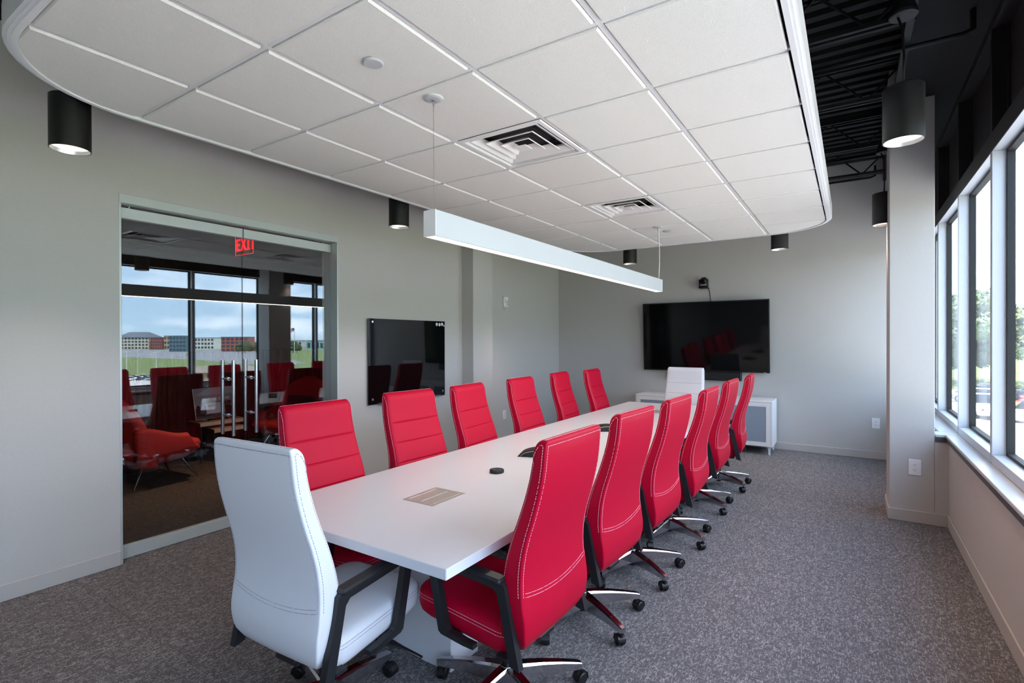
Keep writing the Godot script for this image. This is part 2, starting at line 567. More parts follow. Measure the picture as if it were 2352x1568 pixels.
func build_shell() -> void:
	var w: Material = M.wall_paint
	struct("floor", box(Vector3(-4.475, -0.15, ZF + 0.15), Vector3(0.95, 0, ZB - 0.15)), M.carpet, "grey flecked carpet floor")
	var st := begin()
	add_box(st, Vector3(-4.475, 0, -1.506), Vector3(XL, TOP, ZF + 0.15))
	add_box(st, Vector3(-4.475, 2.567, -3.332), Vector3(XL, TOP, -1.506))
	add_box(st, Vector3(-4.475, 0, -5.4), Vector3(XL, TOP, -3.332))
	add_box(st, Vector3(-4.475, 0, ZB), Vector3(XN, TOP, -5.4))
	struct("wall_left", st, w, "warm grey painted wall with the glass doors")
	struct("wall_left_pilaster", span(Vector3(XN, 0, -5.69), Vector3(-4.041, TOP, -5.266), 0.004), w, "narrow grey wall projection beside the thermostat wall")
	struct("wall_back", box(Vector3(-4.475, 0, ZB - 0.15), Vector3(0.95, TOP, ZB)), w, "warm grey wall behind the television")
	struct("wall_front", box(Vector3(-4.475, 0, ZF), Vector3(0.95, TOP, ZF + 0.15)), w, "grey wall behind the camera")
	struct("wall_right", box(Vector3(XR, 0, ZB), Vector3(0.95, 0.733, ZF)), w, "low grey wall under the windows")
	st = begin()
	add_cbox(st, Vector3(0.4225, TOP * 0.5, -5.7295), Vector3(0.305, TOP, 0.441), 0.004)
	add_box(st, Vector3(0.575, 0, -5.95), Vector3(XR, 0.727, -5.509))
	struct("wall_right_column", st, w, "grey square column in front of the windows")
	# baseboards
	var b: Material = M.baseboard
	var hb := 0.102
	var run := func(called: String, pieces: Array) -> void:
		var s := begin()
		for p in pieces:
			var lo: Vector3 = p[0]
			var hi: Vector3 = p[1]
			add_cbox(s, (lo + hi) * 0.5, (hi - lo).abs(), 0.004)
		struct(called, s, b, "painted baseboard along the wall")
	run.call("baseboard_left", [[Vector3(XL, 0, -1.506), Vector3(XL + 0.012, hb, ZF)], [Vector3(XL, 0, -5.266), Vector3(XL + 0.012, hb, -3.36)], [Vector3(XN, 0, ZB), Vector3(XN + 0.012, hb, -5.69)], [Vector3(-4.041, 0, -5.702), Vector3(-4.029, hb, -5.254)], [Vector3(XL, 0, -5.266), Vector3(-4.029, hb, -5.254)]])
	run.call("baseboard_back", [[Vector3(XN, 0, ZB), Vector3(XR, hb, ZB + 0.012)]])
	run.call("baseboard_right", [[Vector3(XR - 0.012, 0, -5.509), Vector3(XR, hb, ZF)], [Vector3(0.258, 0, -5.509), Vector3(XR - 0.012, hb, -5.497)], [Vector3(0.258, 0, -5.962), Vector3(0.27, hb, -5.497)], [Vector3(XR - 0.012, 0, ZB), Vector3(XR, hb, -5.95)]])
	# window sill
	st = begin()
	add_cbox(st, Vector3((0.645 + XI) * 0.5, 0.7455, (ZF - 5.509) * 0.5), Vector3(XI - 0.645, 0.023, ZF + 5.509), 0.003)
	add_cbox(st, Vector3((0.579 + XI) * 0.5, 0.7455, -5.6), Vector3(XI - 0.579, 0.023, 0.182), 0.003)
	add_cbox(st, Vector3((0.62 + XI) * 0.5, 0.7455, (ZB - 5.691) * 0.5), Vector3(XI - 0.62, 0.023, -ZB - 5.691), 0.003)
	var sill := struct("trim_sill", st, M.sill, "pale grey window sill")
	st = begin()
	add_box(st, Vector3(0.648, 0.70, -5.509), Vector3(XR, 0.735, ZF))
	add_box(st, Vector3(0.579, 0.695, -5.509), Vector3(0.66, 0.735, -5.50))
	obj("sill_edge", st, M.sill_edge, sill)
	# roof over everything, closed sides of the storey, storey below
	struct("roof", box(Vector3(-26, 4.05, 14), Vector3(1.05, 4.35, -62)), M.black_paint, "roof slab")
	struct("ceiling", ribbed_deck(), M.black_paint, "black ribbed metal deck")
	struct("wall_upper_right", box(Vector3(0.83, 3.5, ZF + 0.15), Vector3(0.95, 4.05, ZB - 0.15)), M.black_paint, "black upper wall")
	struct("wall_storey_below", box(Vector3(-26, GY, 14), Vector3(0.95, -0.15, -62)), M.facade_tan, "storey below")
	struct("wall_neighbour_rooms", box(Vector3(-26, -0.15, -8.35), Vector3(0.95, 4.05, -62)), M.facade_tan, "rest of the building")
	struct("wall_behind", box(Vector3(-26, -0.15, ZF + 0.2), Vector3(0.95, 4.05, 14)), M.facade_tan, "rest of the building behind")

func ribbed_deck() -> SurfaceTool:
	var st := begin()
	var z := ZF
	while z > ZB:      # flutes run across the room
		add_box(st, Vector3(-4.475, TOP + 0.05, z - 0.15), Vector3(0.95, TOP + 0.12, z))
		add_box(st, Vector3(-4.475, TOP, z - 0.07), Vector3(0.95, TOP + 0.05, z))
		z -= 0.15
	return st

func build_windows() -> void:
	var a: Material = M.alu
	var zs := []
	var z := -4.427 + 1.219 * 6
	while z > ZB - 0.1:
		zs.append(z)
		z -= 1.219
	# lower lights: one window each, with its own frame pieces
	var n := 0
	for i in range(-1, zs.size()):
		var z0: float = ZF if i < 0 else zs[i] - 0.025
		var z1: float = zs[i + 1] + 0.025 if i + 1 < zs.size() else ZB
		if z0 - z1 < 0.08: continue
		n += 1
		var w := Node3D.new()
		w.name = "window_%d" % n
		add_child(w)
		tag(w, "tall clear window above the sill", "", "", "structure")
		obj("glass", span(Vector3(0.828, 0.815, z1), Vector3(0.836, 2.73, z0), 0.0005), M.window_glass, w)
		var g := begin()
		for e in [[0.815, 0.835], [2.71, 2.73]]: add_box(g, Vector3(0.808, e[0], z1), Vector3(0.846, e[1], z0))
		for e in [[z1, z1 + 0.02], [z0 - 0.02, z0]]: add_box(g, Vector3(0.808, 0.815, e[0]), Vector3(0.846, 2.73, e[1]))
		obj("gasket", g, M.gasket, w)
		obj("bottom_rail", span(Vector3(XI, 0.757, z1), Vector3(0.848, 0.815, z0), 0.002), a, w)
		obj("upper_panel", span(Vector3(0.825, 2.85, z1), Vector3(0.84, 3.5, z0), 0.001), M.black_glass_panel if M.has("black_glass_panel") else M.black_paint, w)
		var u := begin()
		for e in [[z1, z1 + 0.02], [z0 - 0.02, z0]]: add_box(u, Vector3(0.812, 2.85, e[0]), Vector3(0.825, 3.5, e[1]))
		obj("upper_gasket", u, M.gasket, w)
	for zz in zs:
		var k := numbered("trim_mullion", self)
		var m := obj(k, span(Vector3(XI, 0.815, zz - 0.025), Vector3(0.848, 2.73, zz + 0.025), 0.002), a)
		tag(m, "aluminium window mullion", "", "", "structure")
		var m2 := obj("trim_upper_mullion", span(Vector3(XI, 2.85, zz - 0.025), Vector3(0.93, 3.5, zz + 0.025), 0.002), M.black_steel)
		tag(m2, "black upper mullion", "", "", "structure")
	struct("trim_transom", span(Vector3(XI, 2.735, ZB), Vector3(0.87, 2.85, ZF), 0.002), M.black_steel, "dark transom bar over the windows")
	struct("trim_transom_soffit", span(Vector3(XI + 0.002, 2.73, ZB), Vector3(0.848, 2.735, ZF), 0.001), a, "aluminium underside of the transom")
	struct("trim_upper_head", box(Vector3(XI, 3.5, ZB), Vector3(0.83, 3.56, ZF)), M.black_steel, "dark head of the upper frames")

func build_overhead() -> void:
	# black bulkhead over the windows, joists, strut, pipes
	struct("trim_bulkhead", span(Vector3(0.33, 3.56, ZB), Vector3(0.83, TOP, ZF), 0.004), M.black_paint, "black bulkhead over the windows")
	struct("trim_ledger", span(Vector3(XL, 3.45, -5.2), Vector3(XL + 0.1, TOP, ZF), 0.004), M.black_paint, "black ledger beam on the left wall")
	var k := 0
	for z in [-0.9, -2.4, -4.0, -5.2, -6.45, -7.5]:
		var j := thing("roof_joist", ["black steel roof joist nearest the camera above the white cloud", "second black roof joist from the camera", "black roof joist above the nearest cylinder lamp by the windows", "black roof joist just in front of the square column", "black roof joist behind the square column", "black roof joist nearest the television wall"][k], "joist", Vector3(0, 0, z), 0.0, "black roof joists")
		k += 1
		for s in [-1, 1]:
			obj("top_chord", span(Vector3(-4.2, TOP - 0.05, s * 0.03 - 0.012), Vector3(0.33, TOP, s * 0.03 + 0.012), 0.002), M.black_steel, j)
			obj("bottom_chord", span(Vector3(-4.2, 3.5, s * 0.03 - 0.014), Vector3(0.33, 3.53, s * 0.03 + 0.014), 0.002), M.black_steel, j)
		var x := -4.1
		var up := true
		while x < 0.1:
			var st := begin()
			cyl(st, Vector3(x, 3.515 if up else TOP - 0.03, 0), Vector3(x + 0.3, TOP - 0.03 if up else 3.515, 0), 0.009, 0.009, 6)
			obj("web", st, M.black_steel, j)
			x += 0.3
			up = not up
	var strut := begin()
	add_box(strut, Vector3(0.272, 3.44, -5.509), Vector3(0.313, 3.48, ZF))
	tag(obj("channel_strut", strut, M.black_steel), "black steel channel running above the cylinder lamps by the windows", "channel")
	var i := 0
	for p in [[-4.2, 3.42, 0.016, 0.62], [-6.6, 3.46, 0.014, 0.3], [-8.123, 3.62, 0.012, 0.25]]:
		var st := begin()
		tube(st, [Vector3(-0.35, p[1], p[0]), Vector3(p[3] - 0.05, p[1], p[0]), Vector3(p[3], p[1] + 0.02, p[0]), Vector3(p[3], 3.56 if p[3] > 0.33 else p[1] + 0.15, p[0])], p[2], 8)
		tag(obj("conduit", st, M.black_steel), ["black conduit crossing over the nearest cylinder lamp", "black conduit between column and roof joist", "thin black conduit along the top of the television wall"][i], "conduit", "black ceiling conduits")
		i += 1

# ---------------------------------------------------------------- ceiling cloud
func outline(inset: float) -> PackedVector2Array:
	var c := Vector2(-1.7325, -3.66)
	var out := PackedVector2Array()
	for p in rrect(1.5675 - inset, 3.06 - inset, 0.62 - inset, 14): out.append(c + p)
	return out

func build_cloud() -> void:
	var c := thing("ceiling_cloud", "white suspended acoustic ceiling cloud with rounded corners over the table", "ceiling panel")
	var ol := outline(0.045)
	# edge trim: a stepped profile swept round the outline
	var prof := [Vector2(0, 2.885), Vector2(0, 2.766), Vector2(0.013, 2.766), Vector2(0.013, 2.757), Vector2(0.026, 2.757), Vector2(0.026, 2.752), Vector2(0.048, 2.752), Vector2(0.048, 2.79)]
	var st := begin()
	for i in prof.size() - 1:
		var a := outline(prof[i].x)
		var b := outline(prof[i + 1].x)
		st.set_smooth_group(10 + i)
		for k in a.size():
			var l := (k + 1) % a.size()
			var p0 := Vector3(a[k].x, prof[i].y, a[k].y)
			var p1 := Vector3(a[l].x, prof[i].y, a[l].y)
			var p2 := Vector3(b[l].x, prof[i + 1].y, b[l].y)
			var p3 := Vector3(b[k].x, prof[i + 1].y, b[k].y)
			quad(st, p0, p1, p2, p3)
	obj("edge_trim", st, M.trim_white, c)
	# backing board above the grid
	st = begin()
	var t := Transform3D(Basis(Vector3.RIGHT, Vector3.BACK, Vector3.UP), Vector3.ZERO)   # x, y -> x, z
	extrude(st, outline(0.02), 2.83, 2.88, t)
	obj("backing", st, M.black_paint, c)
	var xs := [-3.255, -2.645, -2.035, -1.425, -0.815, -0.2095]
	var zs := []
	for i in 11: zs.append(-0.6415 - 0.6096 * i)
	# tees
	for j in range(1, 5):
		var lim := chord_z(xs[j], ol)
		obj("main_tee", span(Vector3(xs[j] - 0.012, CY + 0.009, lim.x), Vector3(xs[j] + 0.012, CY + 0.04, lim.y), 0.001), M.grid_white, c)
	for i in range(1, 10):
		var lim := chord_x(zs[i], ol)
		obj("cross_tee", span(Vector3(lim.x, CY + 0.0095, zs[i] - 0.012), Vector3(lim.y, CY + 0.04, zs[i] + 0.012), 0.001), M.grid_white, c)
	# tiles
	var full: ArrayMesh = null
	var gap := 0.017
	for j in 5:
		for i in 10:
			if j == 2 and (i == 3 or i == 6): continue
			var x0: float = xs[j] + gap
			var x1: float = xs[j + 1] - gap
			var z0: float = zs[i] - gap
			var z1: float = zs[i + 1] + gap
			var cell := PackedVector2Array([Vector2(x0, z1), Vector2(x1, z1), Vector2(x1, z0), Vector2(x0, z0)])
			var cut := Geometry2D.intersect_polygons(cell, ol)
			if cut.is_empty(): continue
			var poly: PackedVector2Array = cut[0]
			var whole := poly.size() == 4 and absf(area(poly) - absf((x1 - x0) * (z1 - z0))) < 1e-4 and j > 0 and j < 4
			var ctr := Vector3((x0 + x1) * 0.5, 0, (z0 + z1) * 0.5)
			if whole:
				if full == null: full = tile_mesh(poly, ctr)
				obj("tile", full, M.ceiling_tile, c, ctr)
			else:
				obj("tile", tile_mesh(poly, ctr), M.ceiling_tile, c, ctr)
	for w in 6:
		var hx: float = [-3.0, -0.5][w % 2]
		var hz: float = [-1.4, -3.7, -6.0][w / 2]
		st = begin()
		cyl(st, Vector3(hx, 2.88, hz), Vector3(hx, TOP, hz), 0.0015, 0.0015, 5)
		obj("hanger_wire", st, M.cable_steel, c)
	# air diffusers, each one tile of the grid
	var dz := [zs[3], zs[6]]
	for k in 2:
		var v := thing("air_diffuser", ["square white louvred air diffuser nearer the camera in the ceiling cloud", "square white louvred air diffuser farther from the camera in the ceiling cloud"][k], "vent", Vector3((xs[2] + xs[3]) * 0.5, CY, dz[k] - 0.3048), 0.0, "air diffusers in the ceiling cloud")
		var s := 0.288
		st = begin()
		frustum(st, 0.293, 0.006, 0.288, 0.0)
		frustum(st, 0.288, 0.0, 0.262, 0.0)
		frustum(st, 0.262, 0.0, 0.262, 0.022)
		obj("frame", st, M.vent_white, v)
		for r in 3:
			s = 0.222 - 0.068 * r
			st = begin()
			frustum(st, s + 0.018, 0.012 - 0.004 * r, s + 0.014, 0.008 - 0.004 * r)
			frustum(st, s + 0.014, 0.008 - 0.004 * r, s - 0.03, 0.036 - 0.002 * r)
			frustum(st, s - 0.03, 0.039 - 0.002 * r, s + 0.018, 0.012 - 0.004 * r)
			obj("louvre", st, M.vent_white, v)
		obj("centre_plate", span(Vector3(-0.042, -0.006, -0.042), Vector3(0.042, 0.0, 0.042), 0.002), M.vent_white, v)
		st = begin()
		lathe(st, Vector3(0, 0.05, 0), [Vector2(0.2, 0), Vector2(0.2, 0.02)], 28, false, true)
		obj("neck", st, M.black_paint, v)
		st = begin()
		frustum(st, 0.262, 0.022, 0.2, 0.05)
		obj("plenum", st, M.vent_white, v)
	for k in 2:
		st = begin()
		lathe(st, Vector3.ZERO, [Vector2(0.040, -0.012), Vector2(0.044, -0.008), Vector2(0.044, -0.004), Vector2(0.03, 0.0)], 24)
		var d := obj("sprinkler_cover", st, M.fixture_white, self, [Vector3(-1.74, CY, -1.56), Vector3(-1.725, CY, -5.8)][k])
		tag(d, ["flat round white sprinkler cover near the camera in the ceiling", "flat round white sprinkler cover beside the far lamp cord"][k], "sprinkler", "sprinkler covers in the ceiling cloud")

func area(p: PackedVector2Array) -> float:
	var s := 0.0
	for k in p.size(): s += p[k].cross(p[(k + 1) % p.size()])
	return absf(s) * 0.5

func chord_z(x: float, ol: PackedVector2Array) -> Vector2:
	var lo := 1e9
	var hi := -1e9
	for k in ol.size():
		var a := ol[k]
		var b := ol[(k + 1) % ol.size()]
		if (a.x - x) * (b.x - x) <= 0 and absf(a.x - b.x) > 1e-6:
			var y := lerpf(a.y, b.y, (x - a.x) / (b.x - a.x))
			lo = minf(lo, y)
			hi = maxf(hi, y)
	return Vector2(lo, hi)

func chord_x(z: float, ol: PackedVector2Array) -> Vector2:
	var sw := PackedVector2Array()
	for p in ol: sw.append(Vector2(p.y, p.x))
	return chord_z(z, sw)

func tile_mesh(poly: PackedVector2Array, ctr: Vector3) -> ArrayMesh:
	var st := begin()
	var small := Geometry2D.offset_polygon(poly, -0.005, Geometry2D.JOIN_MITER)
	var face: PackedVector2Array = small[0] if small.size() else poly
	var p3 := func(p: Vector2, y: float) -> Vector3: return Vector3(p.x, y, p.y) - ctr
	var ids := Geometry2D.triangulate_polygon(face)
	for k in range(0, ids.size(), 3):
		otri(st, p3.call(face[ids[k]], CY), p3.call(face[ids[k + 1]], CY), p3.call(face[ids[k + 2]], CY), Vector3(0, CY + 1, 0))
	var mid := Vector2.ZERO
	for p in poly: mid += p
	mid /= poly.size()
	# bevel and side: nearest points of the outer outline
	for k in face.size():
		var a := face[k]
		var b := face[(k + 1) % face.size()]
		var e := (b - a).normalized().orthogonal() * 0.006
		if e.dot((a + b) * 0.5 - mid) < 0: e = -e
		var inside: Vector3 = p3.call((a + b) * 0.5 - e * 8, CY + 0.03)
		var ex := (b - a).normalized() * 0.005
		oquad(st, p3.call(a, CY), p3.call(b, CY), p3.call(b + e + ex, CY + 0.005), p3.call(a + e - ex, CY + 0.005), inside)
		oquad(st, p3.call(a + e - ex, CY + 0.005), p3.call(b + e + ex, CY + 0.005), p3.call(b + e + ex, CY + 0.016), p3.call(a + e - ex, CY + 0.016), inside)
	return commit(st)

# square band between two half sizes and heights
func frustum(st: SurfaceTool, s0: float, y0: float, s1: float, y1: float) -> void:
	var c := [Vector2(1, 1), Vector2(-1, 1), Vector2(-1, -1), Vector2(1, -1)]
	for k in 4:
		var a: Vector2 = c[k]
		var b: Vector2 = c[(k + 1) % 4]
		quad(st, Vector3(a.x * s0, y0, a.y * s0), Vector3(b.x * s0, y0, b.y * s0), Vector3(b.x * s1, y1, b.y * s1), Vector3(a.x * s1, y1, a.y * s1))

# ---------------------------------------------------------------- lamps
func build_lamps() -> void:
	var p := thing("linear_pendant_lamp", "long white linear pendant lamp hanging over the table", "pendant lamp", Vector3(-1.75, 2.062, -3.755))
	var L := 1.825
	obj("housing", span(Vector3(-0.04, 0.006, -L), Vector3(0.04, 0.13, L), 0.002), M.fixture_white, p)
	var st := begin()
	for s in [-1, 1]: add_box(st, Vector3(0.036 * s - 0.004, 0, -L), Vector3(0.036 * s + 0.004, 0.008, L))
	obj("lip", st, M.fixture_white, p)
	obj("lens", span(Vector3(-0.032, 0.0015, -L + 0.004), Vector3(0.032, 0.006, L - 0.004), 0.0005), M.led_lens, p)
	for s in [-1, 1]: obj("end_cap", span(Vector3(-0.04, 0, s * L - 0.003), Vector3(0.04, 0.131, s * L + 0.003), 0.001), M.grid_white, p)
	for s in [-1, 1]:
		var z: float = s * (L - 0.03)
		st = begin()
		cyl(st, Vector3(0, 0.13, z), Vector3(0, 0.685, z), 0.0012, 0.0012, 6)
		obj("suspension_cable", st, M.cable_steel, p)
		st = begin()
		lathe(st, Vector3(0, 0.69, z), [Vector2(0.0, -0.036), Vector2(0.004, -0.036), Vector2(0.005, -0.012), Vector2(0.011, -0.01)], 10)
		lathe(st, Vector3(0, 0.128, z), [Vector2(0.006, 0), Vector2(0.005, 0.008), Vector2(0.002, 0.018)], 10)
		obj("cable_gripper", st, M.steel, p)
		st = begin()
		lathe(st, Vector3(0, 0.697, z), [Vector2(0.036, -0.011), Vector2(0.047, -0.007), Vector2(0.05, 0.0)], 24)
		obj("canopy", st, M.fixture_white, p)
	st = begin()
	var pts := []
	for k in 13:
		var t := k / 12.0
		pts.append(Vector3(0.012 + 0.018 * sin(t * PI) * (1.0 - t), 0.13 + t * 0.557, -L + 0.045 + 0.006 * sin(t * TAU)))
	tube(st, pts, 0.0042, 8)
	obj("power_cord", st, M.cable_white, p)
	var al := AreaLight3D.new()
	al.name = "lens_light"
	al.area_size = Vector2(0.06, 2.0 * L - 0.02)
	al.light_color = Color(1.0, 0.96, 0.9)
	al.light_energy = 1.9
	al.area_range = 20.0
	al.shadow_enabled = true
	p.add_child(al)
	al.position = Vector3(0, -0.004, 0)
	al.rotation.x = -PI / 2
	# cylinder downlights
	var spots := [[0.23, -1.05, "black cylinder downlight by the windows behind the camera"], [0.23, -3.46, "large black cylinder downlight hanging near the window head"], [0.25, -5.89, "black cylinder downlight half hidden behind the square column"], [-3.6, -1.06, "black cylinder downlight at the near left corner of the ceiling cloud"], [-3.53, -3.47, "black cylinder downlight above the black glass board"], [-3.57, -6.0, "black cylinder downlight hidden behind the linear pendant"], [-2.59, -6.96, "black cylinder downlight left of the camera on the television wall"], [-0.71, -6.83, "black cylinder downlight above the right end of the television"]]
	for s in spots:
		var d := thing("cylinder_downlight", s[2], "downlight", Vector3(s[0], 2.6, s[1]), 0.0, "black cylinder downlights")
		st = begin()
		lathe(st, Vector3.ZERO, [Vector2(0.088, 0.0), Vector2(0.0925, 0.0), Vector2(0.0925, 0.283), Vector2(0.088, 0.287)], 36, false, true)
		lathe(st, Vector3(0, 0.2855, 0), [Vector2(0.05, 0), Vector2(0.05, 0.012), Vector2(0.014, 0.014)], 20, false, true)
		obj("housing", st, M.black_plastic, d)
		st = begin()
		ringband(st, 0.0885, 0.0, 0.082, 0.022, 36)
		obj("reflector_ring", st, M.reflector, d)
		st = begin()
		lathe(st, Vector3(0, 0.02, 0), [Vector2(0.083, 0.0), Vector2(0.083, 0.004)], 36)
		obj("lens", st, M.downlight_lens, d)
		st = begin()
		tube(st, [Vector3(0, 0.285, 0), Vector3(0.003, 0.45, 0), Vector3(-0.004, 0.6, 0.004), Vector3(-0.025, 0.665, 0.01)], 0.006, 8)
		obj("cord", st, M.caster_black, d)
		st = begin()
		lathe(st, Vector3(0, 0.66, 0), [Vector2(0.058, 0.0), Vector2(0.065, 0.004), Vector2(0.065, 0.02), Vector2(0.03, 0.13)], 28)
		obj("canopy", st, M.black_steel, d)
		st = begin()
		cyl(st, Vector3(0, 0.78, 0), Vector3(0, TOP - 2.6, 0), 0.008, 0.008, 8)
		obj("stem", st, M.black_steel, d)
		var sl := SpotLight3D.new()
		sl.name = "lens_light"
		sl.light_color = Color(1.0, 0.87, 0.77)
		sl.light_energy = 1.1
		sl.light_size = 0.07
		sl.spot_angle = 40
		sl.spot_angle_attenuation = 0.8
		sl.spot_range = 20
		sl.spot_attenuation = 2.0
		sl.shadow_enabled = true
		d.add_child(sl)
		sl.position = Vector3(0, 0.008, 0)
		sl.rotation.x = -PI / 2

func ringband(st: SurfaceTool, r0: float, y0: float, r1: float, y1: float, n: int) -> void:
	st.set_smooth_group(5)
	for k in n:
		var a := Vector3(cos(TAU * k / n), 0, sin(TAU * k / n))
		var b := Vector3(cos(TAU * (k + 1) / n), 0, sin(TAU * (k + 1) / n))
		quad(st, a * r0 + Vector3(0, y0, 0), b * r0 + Vector3(0, y0, 0), b * r1 + Vector3(0, y1, 0), a * r1 + Vector3(0, y1, 0))
	st.set_smooth_group(-1)

# ---------------------------------------------------------------- glass doors
func build_doors() -> void:
	var m: Material = M.alu_door
	struct("trim_door_header", span(Vector3(-4.40, 2.505, -3.332), Vector3(XL + 0.004, 2.567, -1.506), 0.002), m, "aluminium header over the glass doors")
	var st := begin()
	add_cbox(st, Vector3(-4.31, 1.2525, -3.324), Vector3(0.174, 2.505, 0.016), 0.002)
	add_cbox(st, Vector3(-4.31, 1.2525, -1.514), Vector3(0.174, 2.505, 0.016), 0.002)
	struct("trim_door_jambs", st, m, "aluminium door jambs")
	var leaf := [[-1.526, -2.424], [-2.432, -3.312]]
	for k in 2:
		var z0: float = leaf[k][0]
		var z1: float = leaf[k][1]
		var d := Node3D.new()
		d.name = "door_%d" % (k + 1)
		add_child(d)
		tag(d, ["tinted glass door leaf nearer the camera", "tinted glass door leaf nearer the black glass board"][k], "", "", "structure")
		obj("pane", span(Vector3(XG - 0.006, 0.06, z1), Vector3(XG + 0.006, 2.45, z0), 0.0005), M.door_glass, d)
		obj("top_rail", span(Vector3(XG - 0.022, 2.415, z1), Vector3(XG + 0.022, 2.492, z0), 0.002), m, d)
		obj("bottom_rail", span(Vector3(XG - 0.022, 0.004, z1), Vector3(XG + 0.022, 0.092, z0), 0.002), m, d)
		st = begin()
		for y in [2.492]:
			cyl(st, Vector3(XG, y, z0 - 0.08 if k == 0 else z1 + 0.08), Vector3(XG, y + 0.014, z0 - 0.08 if k == 0 else z1 + 0.08), 0.008, 0.008, 10)
		obj("pivot", st, M.steel, d)
		var hz: float = -2.305 if k == 0 else -2.50
		for side in [1, -1]:
			var hx: float = XG + side * 0.085
			st = begin()
			cyl(st, Vector3(hx, 0.765, hz), Vector3(hx, 1.385, hz), 0.0135, 0.0135, 20)
			var h := obj("pull_handle", st, M.steel, d)
			for y in [0.93, 1.23]:
				st = begin()
				cyl(st, Vector3(XG + side * 0.006, y, hz), Vector3(hx, y, hz), 0.008, 0.008, 12)
				cyl(st, Vector3(XG + side * 0.006, y, hz), Vector3(XG + side * 0.014, y, hz), 0.014, 0.014, 14)
				obj("standoff", st, M.steel, h)

